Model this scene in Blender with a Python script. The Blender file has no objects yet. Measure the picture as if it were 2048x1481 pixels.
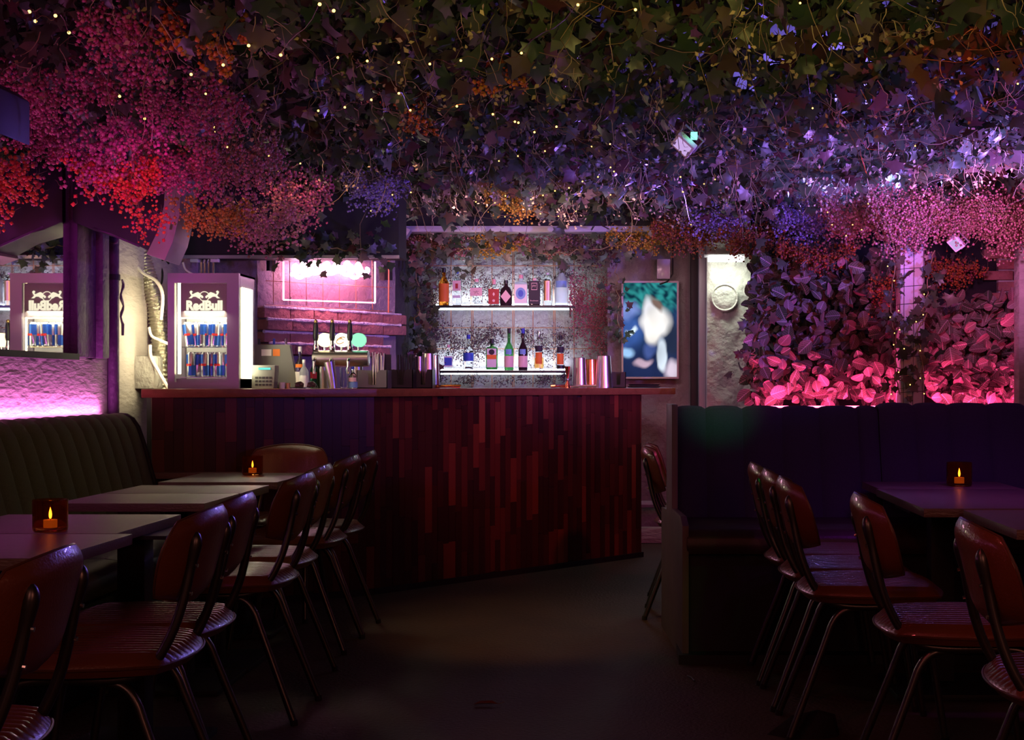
import bpy, bmesh, math, random
import numpy as np
from mathutils import Vector, Matrix
R = random.Random(7); NR = np.random.RandomState(11)
PI = math.pi
C = bpy.context.scene.collection
SC = bpy.context.scene
# ---------------------------------------------------------------- camera
FPX, VX, HY, CH = 2800.0, 1250.0, 770.0, 1.2      # focal (px), principal point, eye height (m)
cd = bpy.data.cameras.new('camera'); cam = bpy.data.objects.new('camera', cd); C.objects.link(cam)
cam.location = (0, 0, CH); cam.rotation_euler = (PI/2, 0, 0)
cd.sensor_width = 36; cd.lens = FPX/2048*36
cd.shift_x = -(VX-1024)/2048; cd.shift_y = (HY-740.5)/2048
cd.clip_end = 60; cd.clip_start = .05
SC.camera = cam
SC.view_settings.view_transform = 'Standard'; SC.view_settings.look = 'None'
SC.view_settings.gamma = 1; SC.view_settings.use_curve_mapping = False
SC.view_settings.exposure = 0.0
W = bpy.data.worlds.new('world'); SC.world = W; W.use_nodes = True
W.node_tree.nodes['Background'].inputs[0].default_value = (.25, .12, .5, 1)
W.node_tree.nodes['Background'].inputs[1].default_value = .0035

def P(x, y, D):
    """point of the room seen at pixel x,y at distance D into the room"""
    return Vector(((x-VX)*D/FPX, D, CH-(y-HY)*D/FPX))
def DF(y): return FPX*CH/(y-HY)

def area(name, loc, to, size, col, power, size_y=None, spread=None):
    l = bpy.data.lights.new(name, 'AREA'); l.energy = power; l.color = col; l.size = size
    if size_y: l.shape = 'RECTANGLE'; l.size_y = size_y
    if spread: l.spread = spread
    o = bpy.data.objects.new(name, l); C.objects.link(o); o.location = loc
    d = Vector(to)-Vector(loc); o.rotation_euler = d.to_track_quat('-Z', 'Y').to_euler(); return o
def spot(name, loc, to, col, power, ang=60, blend=.6, r=.05):
    l = bpy.data.lights.new(name, 'SPOT'); l.energy = power; l.color = col
    l.spot_size = math.radians(ang); l.spot_blend = blend; l.shadow_soft_size = r
    o = bpy.data.objects.new(name, l); C.objects.link(o); o.location = loc
    d = Vector(to)-Vector(loc); o.rotation_euler = d.to_track_quat('-Z', 'Y').to_euler(); return o
def point(name, loc, col, power, r=.05):
    l = bpy.data.lights.new(name, 'POINT'); l.energy = power; l.color = col; l.shadow_soft_size = r
    o = bpy.data.objects.new(name, l); C.objects.link(o); o.location = loc; return o
# ---- lights the bar has: club spots in the canopy, pink and violet washes, the strips and lamps; fills added among them
# dim warm fill added near the camera, under the ivy
area('warm_fill', (.2, 2.2, 1.5), (.2, 4.4, 2.9), .8, (1, .80, .20), 6, .5, math.radians(84))
# violet blue club floods washing the canopy from the right and from behind it
spot('violet_spot', (2.5, 6.0, 1.75), (1.1, 7.8, 2.40), (.34, .18, 1), 600, 62, .7)
spot('violet_spot', (2.9, 7.6, 1.8), (1.6, 7.4, 2.45), (.46, .20, 1), 400, 70, .8)
spot('violet_spot', (2.4, 4.6, 1.8), (.4, 7.0, 2.45), (.22, .11, 1), 190, 60, .9)
spot('violet_spot', (.2, 9.3, 2.05), (-.2, 6.6, 2.6), (.24, .11, 1), 170, 60, .9)
area('violet_flood', (1.6, 9.5, 2.6), (.6, 5.5, 2.55), .7, (.28, .20, 1), 150, .2, math.radians(70))
# red wash from the front right on the ivy and the bar
spot('red_spot', (1.5, 3.2, 1.8), (1.4, 7.4, 2.35), (1, .07, .03), 100, 42)
spot('red_spot', (1.1, 5.2, 2.12), (-.25, 9.0, 1.0), (1, .05, .06), 85, 42, .9)
spot('magenta_spot', (-.6, 5.4, 2.25), (-1.10, 8.35, 1.0), (.85, .04, .5), 26, 24, .9)
# pink wash on the right blossoms
spot('pink_spot', (1.6, 6.6, 1.9), (2.3, 8.7, 2.3), (1, .26, .75), 170, 56, .8)
spot('magenta_spot', (-1.3, 3.6, 1.9), (-2.2, 5.8, 2.2), (1, .06, .45), 7, 60, .8)
spot('red_spot', (-1.6, 4.6, 1.8), (-1.95, 5.9, 2.05), (1, .08, .03), 16, 30, .8)
spot('violet_spot', (-1.2, 4.0, 2.0), (-2.7, 7.1, 1.9), (.80, .05, .7), 90, 22, .8)
# violet light falling on the left tables and the right ones
spot('purple_spot', (-1.9, 3.0, 2.3), (-2.1, 4.3, .75), (.60, .04, .85), 13, 46, .9)
spot('purple_spot', (1.6, 5.0, 2.3), (1.6, 5.7, .75), (.45, .03, .9), 26, 62, .9)
# pink strip behind the left bench, red strip in the planter
area('bench_strip_light', (-2.675, 5.0, 1.05), (-2.71, 5.0, 1.6), 4.4, (1, .22, .80), 22, .03)
area('planter_light', (2.0, 8.88, 1.075), (2.0, 9.25, 1.45), 2.4, (1, .06, .26), 34, .04)
# neon glow, pillar lamp, fills added over the counter
area('neon_glow', (-1.85, 9.25, 1.95), (-2.1, 9.6, 1.75), .5, (1, .30, .55), 6, .12)
area('pillar_lamp', (.745, 10.12, 2.05), (.745, 10.26, 1.2), .28, (.88, 1, .80), 2.4, .05)
area('counter_fill', (-.5, 8.2, 2.25), (-.6, 11.0, 1.7), 1.2, (1, .55, .62), 6, .15, math.radians(90))
area('counter_fill', (-1.3, 6.9, 2.25), (-1.7, 8.6, 1.3), 1.4, (1, .55, .40), 1.2, .15, math.radians(60))  # added so the steel barrel has something bright to reflect
spot('amber_spot', (-.6, 5.2, 2.3), (-.45, 6.9, 0), (1, .50, .12), 60, 40, .9)
spot('green_spot', (1.0, 4.6, 2.3), (.25, 6.2, .0), (.05, 1, .12), 14, 10, .9)
spot('green_spot', (.6, 4.9, 2.3), (.46, 6.6, 1.16), (.01, 1, .22), 60, 12, .9)
spot('red_floor_spot', (-.3, 2.4, 2.3), (.6, 4.4, 0), (1, .10, .12), 16, 80, .9)
spot('violet_spot', (.6, 8.0, 2.1), (.2, 10.7, 1.0), (.6, .10, .7), 12, 60, .9)
spot('bench_fill_spot', (.4, 5.2, 2.2), (-2.5, 5.8, .8), (.85, .78, .25), 20, 50, .9)  # fill added to brighten the left bench
spot('counter_fill_spot', (-1.5, 6.6, 2.15), (-1.72, 8.2, 1.35), (1, .72, .35), 5, 30, .9)  # added to put a reflection on the beer tower barrel
spot('counter_fill_spot', (-.4, 7.6, 2.15), (-.1, 9.4, 1.3), (.9, .35, .8), 5, 30, .9)
area('chair_fill', (1.6, -1.2, 2.3), (-.8, 5, .7), 1.0, (1, .30, .20), 17)  # warm red fills added behind the camera to brighten the chairs
area('chair_fill', (-1.6, -1.0, 2.3), (1.4, 5, .8), 1.0, (1, .34, .26), 11)
spot('violet_spot', (1.8, 4.6, 2.3), (1.6, 6.6, .95), (.48, .06, .8), 18, 80, .9)
spot('garland_fill', (-1.0, 9.5, 1.55), (-.8, 10.5, 2.3), (1, .58, .52), 34, 75, .9)  # added to brighten the blossoms under the beam
spot('amber_spot', (-1.2, 5.6, 2.2), (-2.0, 7.5, .95), (1, .42, .12), 10, 34, .9)  # added to turn the left bar front from violet to amber
spot('magenta_spot', (-.6, 4.2, 2.3), (-.95, 5.1, 0), (1, .05, .30), 6, 16, .9)

# ---------------------------------------------------------------- materials
M = {}
def mat(name, col, rough=.6, metal=0, emit=None, es=0, trans=0, ior=1.45, bump=0, bscale=30, var=0, vscale=4, col2=None,
        coat=0, island=0, transl=0, stretch=None, alpha=1, spec=None, detail=5):
    m = bpy.data.materials.new(name); m.use_nodes = True; nt = m.node_tree; N = nt.nodes; L = nt.links
    b = N['Principled BSDF']; b.inputs['Base Color'].default_value = (*col, 1)
    b.inputs['Roughness'].default_value = rough; b.inputs['Metallic'].default_value = metal
    b.inputs['Transmission Weight'].default_value = trans; b.inputs['IOR'].default_value = ior
    b.inputs['Coat Weight'].default_value = coat; b.inputs['Alpha'].default_value = alpha
    if spec is not None: b.inputs['Specular IOR Level'].default_value = spec
    if emit: b.inputs['Emission Color'].default_value = (*emit, 1); b.inputs['Emission Strength'].default_value = es
    tc = N.new('ShaderNodeTexCoord'); mp = N.new('ShaderNodeMapping'); L.new(tc.outputs['Object'], mp.inputs[0])
    if stretch: mp.inputs['Scale'].default_value = stretch
    out = None
    if var:
        n = N.new('ShaderNodeTexNoise'); n.inputs['Scale'].default_value = vscale; n.inputs['Detail'].default_value = detail
        L.new(mp.outputs[0], n.inputs['Vector'])
        r = N.new('ShaderNodeValToRGB'); r.color_ramp.elements[0].position = .5-.5*min(1, 1.2-var); r.color_ramp.elements[1].position = .5+.5*min(1, 1.2-var)
        c2 = col2 or tuple(c*(1-var) for c in col)
        r.color_ramp.elements[0].color = (*c2, 1); r.color_ramp.elements[1].color = (*col, 1)
        L.new(n.outputs[0], r.inputs[0]); L.new(r.outputs[0], b.inputs['Base Color']); out = r.outputs[0]
    if island:
        g = N.new('ShaderNodeNewGeometry'); oi = N.new('ShaderNodeObjectInfo')
        a = N.new('ShaderNodeMath'); a.operation = 'ADD'; f = N.new('ShaderNodeMath'); f.operation = 'FRACT'
        L.new(g.outputs['Random Per Island'], a.inputs[0]); L.new(oi.outputs['Random'], a.inputs[1]); L.new(a.outputs[0], f.inputs[0])
        r = N.new('ShaderNodeValToRGB'); cols = island
        while len(r.color_ramp.elements) < len(cols): r.color_ramp.elements.new(.5)
        for i, c in enumerate(cols):
            r.color_ramp.elements[i].position = i/(len(cols)-1); r.color_ramp.elements[i].color = (*c, 1)
        L.new(f.outputs[0], r.inputs[0]); L.new(r.outputs[0], b.inputs['Base Color']); out = r.outputs[0]
    if bump:
        n = N.new('ShaderNodeTexNoise'); n.inputs['Scale'].default_value = bscale; n.inputs['Detail'].default_value = 6
        L.new(mp.outputs[0], n.inputs['Vector']); bp = N.new('ShaderNodeBump'); bp.inputs['Strength'].default_value = bump
        bp.inputs['Distance'].default_value = .02
        L.new(n.outputs[0], bp.inputs['Height']); L.new(bp.outputs[0], b.inputs['Normal'])
    if transl:
        t = N.new('ShaderNodeBsdfTranslucent'); mx = N.new('ShaderNodeMixShader'); mx.inputs[0].default_value = transl
        if out: L.new(out, t.inputs[0])
        else: t.inputs[0].default_value = (*col, 1)
        L.new(b.outputs[0], mx.inputs[1]); L.new(t.outputs[0], mx.inputs[2]); L.new(mx.outputs[0], N['Material Output'].inputs[0])
    M[name] = m; return m
def emis(name, col, s):
    m = bpy.data.materials.new(name); m.use_nodes = True; N = m.node_tree.nodes; N.remove(N['Principled BSDF'])
    e = N.new('ShaderNodeEmission'); e.inputs[0].default_value = (*col, 1); e.inputs[1].default_value = s
    m.node_tree.links.new(e.outputs[0], N['Material Output'].inputs[0]); M[name] = m; return m

mat('concrete', (.085, .048, .032), .62, var=.5, vscale=2.2, bump=.35, bscale=60, detail=9)
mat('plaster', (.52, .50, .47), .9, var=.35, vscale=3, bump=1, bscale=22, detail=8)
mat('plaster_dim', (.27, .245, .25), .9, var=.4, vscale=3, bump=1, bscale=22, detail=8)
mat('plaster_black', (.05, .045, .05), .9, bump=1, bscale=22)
mat('plaster_rough', (.50, .47, .43), .92, var=.5, vscale=5, bump=1, bscale=14, detail=9, stretch=(1, 1, 3))
mat('plaster_left', (.50, .44, .42), .9, var=.45, vscale=3.5, bump=.55, bscale=26, detail=9, stretch=(1, .5, 1.6))
mat('black_paint', (.012, .011, .014), .6)
mat('dark_ceiling', (.01, .01, .012), .9)
mat('trim_metal', (.5, .5, .55), .35, .8)
mat('mirror', (.86, .85, .85), .015, 1)
mat('purple_post', (.11, .045, .13), .6, var=.4, vscale=8, bump=.5, bscale=30)
mat('grey_paint', (.30, .29, .33), .5)
mat('beam_paint', (.40, .41, .48), .6, var=.25, vscale=6, stretch=(1, 1, 12))
mat('brick', (.36, .17, .14), .9, var=.4, vscale=9, bump=.8, bscale=40)
mat('mortar', (.75, .74, .78), .9, var=.3, vscale=30, bump=1, bscale=60)
mat('leather', (.20, .060, .024), .30, var=.35, vscale=5, bump=.12, bscale=160, coat=.3)
mat('leather_dark', (.045, .022, .02), .42, bump=.1, bscale=160)
mat('piping', (.10, .035, .016), .45)
mat('dark_tube', (.11, .105, .10), .34, .9)
mat('rubber', (.01, .01, .01), .8)
mat('steel', (.62, .6, .58), .3, 1)
mat('chrome', (.8, .8, .8), .1, 1)
mat('copper', (.75, .28, .12), .2, 1)
mat('table_wood', (.19, .125, .11), .28, var=.35, vscale=9, bump=.25, bscale=120, stretch=(.35, 3, 1))
mat('table_edge', (.10, .045, .03), .5)
mat('fabric_green', (.115, .115, .075), .95, var=.35, vscale=160, bump=.5, bscale=420)
mat('fabric_blue', (.055, .047, .095), .95, var=.35, vscale=160, bump=.5, bscale=420)
mat('panel_plywood', (.16, .105, .11), .5, var=.5, vscale=5, stretch=(3, 1, .7))
mat('counter_top', (.30, .115, .05), .3, var=.45, vscale=10, bump=.1, bscale=40, stretch=(.6, 3, 3))
for i, c in enumerate([(.050, .015, .009), (.075, .020, .011), (.105, .024, .014), (.155, .034, .018), (.24, .056, .024), (.36, .10, .04)]):
    mat('stave%d' % i, c, .42, var=.35, vscale=12, stretch=(6, 6, .6), bump=.06, bscale=60)
mat('rust_wire', (.38, .14, .07), .5, .4)
mat('pale_paint', (.52, .48, .56), .5, bump=.2, bscale=40)
mat('black_plastic', (.014, .013, .016), .38)
mat('grey_plastic', (.17, .17, .155), .45)
mat('fridge_shell', (.33, .27, .35), .32, coat=.2)
mat('fridge_in', (.85, .85, .8), .4)
mat('header', (.34, .28, .30), .4)
mat('pane', (1, 1, 1), .02, trans=1, ior=1.02, spec=.3)
mat('white_cable', (.75, .72, .66), .5)
mat('foil', (.65, .63, .55), .28, 1, bump=.5, bscale=60)
mat('speaker_box', (.014, .010, .018), .5)
mat('speaker_grey', (.34, .33, .27), .55, bump=.1, bscale=200, stretch=(1, 1, 9))
mat('glass_clear', (.86, .91, .95), .03, trans=1, ior=1.35)
mat('glass_frost', (.75, .85, .95), .35, trans=.75, ior=1.3)
mat('glass_amber', (.95, .36, .04), .04, trans=.95, ior=1.35)
mat('glass_green', (.05, .28, .07), .05, trans=.85, ior=1.35)
mat('glass_dark', (.03, .015, .02), .1)
mat('candle_glass', (.55, .20, .05), .05, trans=.97, ior=1.2)
mat('wax', (.85, .45, .16), .6, emit=(1, .35, .05), es=.35)
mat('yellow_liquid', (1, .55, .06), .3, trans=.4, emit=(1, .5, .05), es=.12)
mat('paper', (.85, .8, .78), .7); mat('paper_pink', (.9, .62, .6), .7); mat('paper_orange', (.9, .22, .03), .6)
mat('paper_red', (.45, .02, .03), .5); mat('paper_blue', (.05, .12, .6), .5); mat('paper_sky', (.2, .42, .75), .5)
mat('cap_blue', (.03, .06, .5), .35); mat('cap_black', (.02, .02, .02), .4); mat('cap_white', (.85, .85, .85), .4); mat('cap_pink', (.8, .4, .42), .4)
mat('gold', (.75, .5, .2), .3, .8); mat('ink', (.03, .025, .04), .6); mat('can_silver', (.6, .62, .68), .28, .9); mat('can_blue', (.03, .12, .55), .3, .5); mat('can_red', (.7, .04, .04), .4, .2)
mat('cloth_black', (.01, .01, .014), .85, bump=.5, bscale=20)
IVY = [(.030, .060, .030), (.055, .085, .045), (.10, .12, .07), (.04, .07, .05), (.15, .12, .09), (.10, .035, .04)]
mat('ivy', (.08, .1, .03), .36, island=IVY, transl=.3)
mat('stem', (.22, .16, .08), .7)
mat('tendril', (.42, .34, .2), .7)
mat('moss', (.05, .05, .035), .9, island=[(.03, .03, .025), (.09, .06, .06), (.05, .06, .04)])
BL = {'pink': [(.60, .12, .24), (.42, .07, .17), (.70, .24, .30), (.26, .06, .11)],
      'rose': [(.50, .20, .24), (.66, .32, .35), (.36, .16, .16), (.22, .18, .07)],
      'red': [(.85, .10, .05), (.75, .05, .06), (.9, .25, .05), (.6, .08, .2)],
      'orange': [(.85, .28, .04), (.70, .18, .03), (.9, .42, .06), (.35, .10, .03)],
      'yellow': [(.80, .48, .05), (.55, .40, .08), (.75, .33, .04), (.3, .3, .06)],
      'lavender': [(.35, .28, .60), (.22, .18, .5), (.5, .4, .7), (.15, .12, .3)],
      'brown': [(.30, .08, .02), (.45, .14, .03), (.18, .05, .02), (.3, .06, .1)],
      'dried': [(.10, .07, .09), (.16, .09, .12), (.06, .05, .06), (.30, .14, .18)]}
for k, v in BL.items(): mat('bl_'+k, v[0], .6, island=v, transl=.2)
emis('led_white', (.78, .90, 1), 9); emis('led_warm', (1, .90, .50), 7); emis('led_pink', (1, .10, .28), 9); emis('led_mag', (1, .25, .75), 9)
emis('neon', (1, .45, .66), 40); emis('neon_frame', (1, .35, .6), 7); emis('bulb', (1, .60, .13), 4.5); emis('flame', (1, .45, .08), 14)
emis('badge_warm', (1, .80, .42), 2.6); emis('badge_green', (.30, .85, .52), 1.3); emis('teal_lcd', (.15, .8, .7), 1.2); emis('lamp_white', (.92, 1, .85), 14)
emis('logo_glow', (1, .92, .68), 1.1); emis('floodface', (.75, .5, 1), .8); emis('badge_mid', (1, .97, .8), 2.2); emis('lamp_green', (.2, 1, .55), 2.2)
def leafmat():
    m = mat('vein_leaf', (.10, .05, .06), .5, transl=.15); nt = m.node_tree; N = nt.nodes; L = nt.links; b = N['Principled BSDF']
    uv = N.new('ShaderNodeUVMap'); sp = N.new('ShaderNodeSeparateXYZ'); L.new(uv.outputs[0], sp.inputs[0])
    def mth(op, a, c=None):
        n = N.new('ShaderNodeMath'); n.operation = op
        for i, v in enumerate((a, c)):
            if v is None: continue
            if isinstance(v, (int, float)): n.inputs[i].default_value = v
            else: L.new(v, n.inputs[i])
        return n.outputs[0]
    au = mth('ABSOLUTE', sp.outputs[0]); t = mth('SUBTRACT', sp.outputs[1], mth('MULTIPLY', au, .7))
    s = mth('ABSOLUTE', mth('SINE', mth('MULTIPLY', t, 19.)))
    vein = mth('LESS_THAN', s, .13); mid = mth('LESS_THAN', au, .03); v = mth('MAXIMUM', vein, mid)
    oi = N.new('ShaderNodeNewGeometry'); ob = N.new('ShaderNodeObjectInfo'); rr = mth('FRACT', mth('ADD', oi.outputs['Random Per Island'], ob.outputs['Random']))
    r = N.new('ShaderNodeValToRGB'); L.new(rr, r.inputs[0]); e = r.color_ramp.elements
    e[0].color = (.03, .06, .03, 1); e[1].color = (.26, .14, .16, 1); x = e.new(.6); x.color = (.12, .10, .07, 1)
    mx = N.new('ShaderNodeMix'); mx.data_type = 'RGBA'; L.new(v, mx.inputs['Factor']); L.new(r.outputs[0], mx.inputs['A']); mx.inputs['B'].default_value = (.42, .32, .32, 1)
    L.new(mx.outputs['Result'], b.inputs['Base Color']); return m
leafmat()
def screenmat():
    m = bpy.data.materials.new('screen'); m.use_nodes = True; N = m.node_tree.nodes; L = m.node_tree.links; N.remove(N['Principled BSDF'])
    a = N.new('ShaderNodeVertexColor'); a.layer_name = 'Col'; e = N.new('ShaderNodeEmission'); e.inputs[1].default_value = 1.0
    L.new(a.outputs[0], e.inputs[0]); L.new(e.outputs[0], N['Material Output'].inputs[0]); M['screen'] = m
screenmat()
# ---------------------------------------------------------------- mesh helpers
def smooth_path(pts, n=5):
    pts = [Vector(p) for p in pts]; out = []
    for i in range(len(pts)-1):
        p0 = pts[max(i-1, 0)]; p1 = pts[i]; p2 = pts[i+1]; p3 = pts[min(i+2, len(pts)-1)]
        for k in range(n):
            t = k/n; out.append(.5*((2*p1)+(p2-p0)*t+(2*p0-5*p1+4*p2-p3)*t*t+(3*p1-p0-3*p2+p3)*t**3))
    return out+[pts[-1]]
class MB:
    def __init__(s): s.v = []; s.f = []
    def add(s, vs, fs):
        o = len(s.v); s.v += [tuple(v) for v in vs]; s.f += [tuple(i+o for i in f) for f in fs]; return s
    def box(s, c, sz, rz=0, mtx=None):
        c = Vector(c); vs = []
        for x in (-.5, .5):
            for y in (-.5, .5):
                for z in (-.5, .5): vs.append(Vector((x*sz[0], y*sz[1], z*sz[2])))
        m = mtx or Matrix.Rotation(rz, 3, 'Z'); vs = [m @ v + c for v in vs]
        return s.add(vs, [(0, 1, 3, 2), (4, 6, 7, 5), (0, 4, 5, 1), (2, 3, 7, 6), (0, 2, 6, 4), (1, 5, 7, 3)])
    def tube(s, pts, r, n=8, caps=True, radii=None):
        pts = [Vector(p) for p in pts]; rings = []; up = None
        for i, p in enumerate(pts):
            t = (pts[min(i+1, len(pts)-1)]-pts[max(i-1, 0)]).normalized()
            if up is None: up = Vector((0, 0, 1)) if abs(t.z) < .9 else Vector((1, 0, 0))
            a = up - t*up.dot(t); a.normalize(); up = a; b = t.cross(a); rr = radii[i] if radii else r
            rings.append([p+a*(rr*math.cos(2*PI*k/n))+b*(rr*math.sin(2*PI*k/n)) for k in range(n)])
        vs = [v for q in rings for v in q]; fs = []
        for i in range(len(pts)-1):
            for k in range(n): fs.append((i*n+k, i*n+(k+1) % n, (i+1)*n+(k+1) % n, (i+1)*n+k))
        if caps: fs.append(tuple(range(n-1, -1, -1))); fs.append(tuple((len(pts)-1)*n+k for k in range(n)))
        return s.add(vs, fs)
    def lathe(s, prof, c=(0, 0, 0), n=20, sy=1, caps=True):
        c = Vector(c); vs = [c+Vector((r*math.cos(2*PI*k/n), sy*r*math.sin(2*PI*k/n), z)) for r, z in prof for k in range(n)]; fs = []
        for i in range(len(prof)-1):
            for k in range(n): fs.append((i*n+k, i*n+(k+1) % n, (i+1)*n+(k+1) % n, (i+1)*n+k))
        if caps: fs.append(tuple(range(n-1, -1, -1))); fs.append(tuple((len(prof)-1)*n+k for k in range(n)))
        return s.add(vs, fs)
    def prism(s, poly, d):      # poly: list of 3d points, d: extrusion vector
        n = len(poly); d = Vector(d); a = [Vector(p) for p in poly]
        return s.add(a+[p+d for p in a], [tuple(range(n-1, -1, -1)), tuple(range(n, 2*n))]+[(i, (i+1) % n, n+(i+1) % n, n+i) for i in range(n)])
    def build(s, name, m, parent=None, smooth=False, bevel=0, data_only=False):
        me = bpy.data.meshes.new(name); me.from_pydata(s.v, [], s.f)
        bm = bmesh.new(); bm.from_mesh(me); bmesh.ops.recalc_face_normals(bm, faces=bm.faces)
        if bevel: bmesh.ops.bevel(bm, geom=list(bm.edges), offset=bevel, segments=2, affect='EDGES', profile=.6)
        bm.to_mesh(me); bm.free()
        me.materials.append(M[m]); fin(me, smooth or bevel > 0)
        if data_only: return me
        return ob(name, me, parent)
def fin(me, smooth):
    if smooth:
        me.polygons.foreach_set('use_smooth', [True]*len(me.polygons))
        try: me.set_sharp_from_angle(angle=math.radians(38))
        except Exception: pass
def ob(name, me, parent=None, loc=None):
    o = bpy.data.objects.new(name, me); C.objects.link(o)
    if parent is not None: o.parent = parent
    if loc is not None: o.location = loc
    return o
def tag(o, label=None, cat=None, group=None, kind=None):
    if label: o['label'] = label
    if cat: o['category'] = cat
    if group: o['group'] = group
    if kind: o['kind'] = kind
    return o
def thing(name, label, cat, loc=(0, 0, 0), rz=0, group=None):
    o = bpy.data.objects.new(name, None); C.objects.link(o); o.location = loc; o.rotation_euler = (0, 0, rz); o.empty_display_size = .1
    return tag(o, label, cat, group)
def dup(root, loc, rz, label=None, group=None, sc=None):
    r = root.copy(); C.objects.link(r); r.location = loc; r.rotation_euler = (0, 0, rz)
    if label: r['label'] = label
    if group: r['group'] = group
    if sc: r.scale = (sc,)*3
    for ch in KIDS[root.name]:
        c = ch.copy(); C.objects.link(c); c.parent = r
        for g in KIDS.get(ch.name, []):
            d = g.copy(); C.objects.link(d); d.parent = c
    return r
KIDS = {}
def reg(root):
    KIDS[root.name] = [o for o in C.objects if o.parent == root]
    for k in KIDS[root.name]: KIDS[k.name] = [o for o in C.objects if o.parent == k]
def instmesh(name, bv, bf, pos, rot, sc, m, uv=None, smooth=False):
    """many copies of one little shape joined into one mesh (numpy)"""
    bv = np.array(bv, float); n = len(pos); k = len(bv)
    v = np.einsum('nij,kj->nki', rot, bv)*sc[:, None, None]+pos[:, None, :]
    me = bpy.data.meshes.new(name); me.vertices.add(n*k); me.vertices.foreach_set('co', v.reshape(-1).astype(np.float32))
    q = len(bf[0]); fa = np.array(bf, np.int32); nf = len(bf)
    idx = (fa[None]+(np.arange(n)*k)[:, None, None]).reshape(-1)
    me.loops.add(n*nf*q); me.loops.foreach_set('vertex_index', idx.astype(np.int32))
    me.polygons.add(n*nf); me.polygons.foreach_set('loop_start', np.arange(0, n*nf*q, q, dtype=np.int32))
    if uv is not None:
        u = me.uv_layers.new(name='UVMap'); arr = np.tile(np.array(uv)[fa.reshape(-1)], (n, 1)); u.data.foreach_set('uv', arr.reshape(-1).astype(np.float32))
    if smooth: me.polygons.foreach_set('use_smooth', [True]*(n*nf))
    me.materials.append(M[m]); me.update(calc_edges=True); me.validate(); return me
def rotmats(nrm, spin):
    """rotation matrices whose z axis is nrm, spun about it"""
    z = nrm/np.linalg.norm(nrm, axis=1)[:, None]; a = np.where(np.abs(z[:, 2:3]) < .95, np.array([[0, 0, 1.]]), np.array([[1., 0, 0]]))
    x = np.cross(a, z); x /= np.linalg.norm(x, axis=1)[:, None]; y = np.cross(z, x)
    c, s = np.cos(spin)[:, None], np.sin(spin)[:, None]
    return np.stack([x*c+y*s, y*c-x*s, z], axis=2)
def text(name, body, h, m, parent, loc, rot=(PI/2, 0, 0), bold=.02, ext=.001, sx=1):
    cu = bpy.data.curves.new(name, 'FONT'); cu.body = body; cu.size = h; cu.align_x = 'CENTER'; cu.offset = bold*h; cu.extrude = ext; cu.resolution_u = 3
    t = bpy.data.objects.new(name+'_tmp', cu); C.objects.link(t); bpy.context.view_layer.update()
    me = bpy.data.meshes.new_from_object(t.evaluated_get(bpy.context.evaluated_depsgraph_get())); bpy.data.objects.remove(t)
    me.name = name; me.materials.clear(); me.materials.append(M[m]); o = ob(name, me, parent, loc); o.rotation_euler = rot; o.scale = (sx, 1, 1); return o
# ================================================================ the setting
def struct(name, mb, m, parent=None, **k):
    o = mb.build(name, m, parent, **k)
    if parent is None: o['kind'] = 'structure'
    return o
struct('floor', MB().box((0, 5, -.05), (9, 15, .1)), 'concrete')
struct('ceiling', MB().box((0, 5, 3.0), (9, 15, .1)), 'dark_ceiling')
WL = -2.732
def rough_wall(name, m, x0, x1, z0, z1, fn, nx, nz, amp, parent=None, seed=0):
    """a wall face as a grid with a gently uneven surface; fn(u) gives the ground point, normal offset n"""
    rr = np.random.RandomState(seed); g = rr.rand(nz+1, nx+1)
    for _ in range(2): g = (g+np.roll(g, 1, 0)+np.roll(g, 1, 1)+np.roll(g, -1, 0)+np.roll(g, -1, 1))/5
    g = (g-g.mean())/max(g.std(), 1e-6)
    b = MB(); vs = []; fs = []
    for j in range(nz+1):
        for i in range(nx+1):
            p, nn = fn(i/nx); z = z0+(z1-z0)*j/nz; q = Vector(p)+Vector(nn)*(g[j, i]*amp); vs.append((q.x, q.y, z))
    for j in range(nz):
        for i in range(nx): a = j*(nx+1)+i; fs.append((a, a+1, a+nx+2, a+nx+1))
    # back face and rim give it thickness
    o = len(vs)
    for j in (0, nz):
        for i in range(nx+1):
            p, nn = fn(i/nx); q = Vector(p)-Vector(nn)*.12; vs.append((q.x, q.y, z0+(z1-z0)*j/nz))
    for i in range(nx):
        fs.append((o+i+1, o+i, o+nx+1+i, o+nx+2+i)); fs.append((i, i+1, o+i+1, o+i)); a = nz*(nx+1)+i; fs.append((a+1, a, o+nx+1+i, o+nx+2+i))
    fs.append((*[j*(nx+1) for j in range(nz, -1, -1)], o, o+nx+1)); fs.append((*[j*(nx+1)+nx for j in range(nz+1)], o+2*nx+1, o+nx))
    b.add(vs, fs); return struct(name, b, m, parent, smooth=True)
def seg(a, b, n): return lambda u: ((a[0]+(b[0]-a[0])*u, a[1]+(b[1]-a[1])*u, 0), (n[0], n[1], 0))
wl = rough_wall('wall_left', 'plaster_left', 0, 0, 0, 2.95, seg((WL-.015, 1.5), (WL-.015, 9.0), (1, 0)), 90, 50, .004, seed=1)
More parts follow.
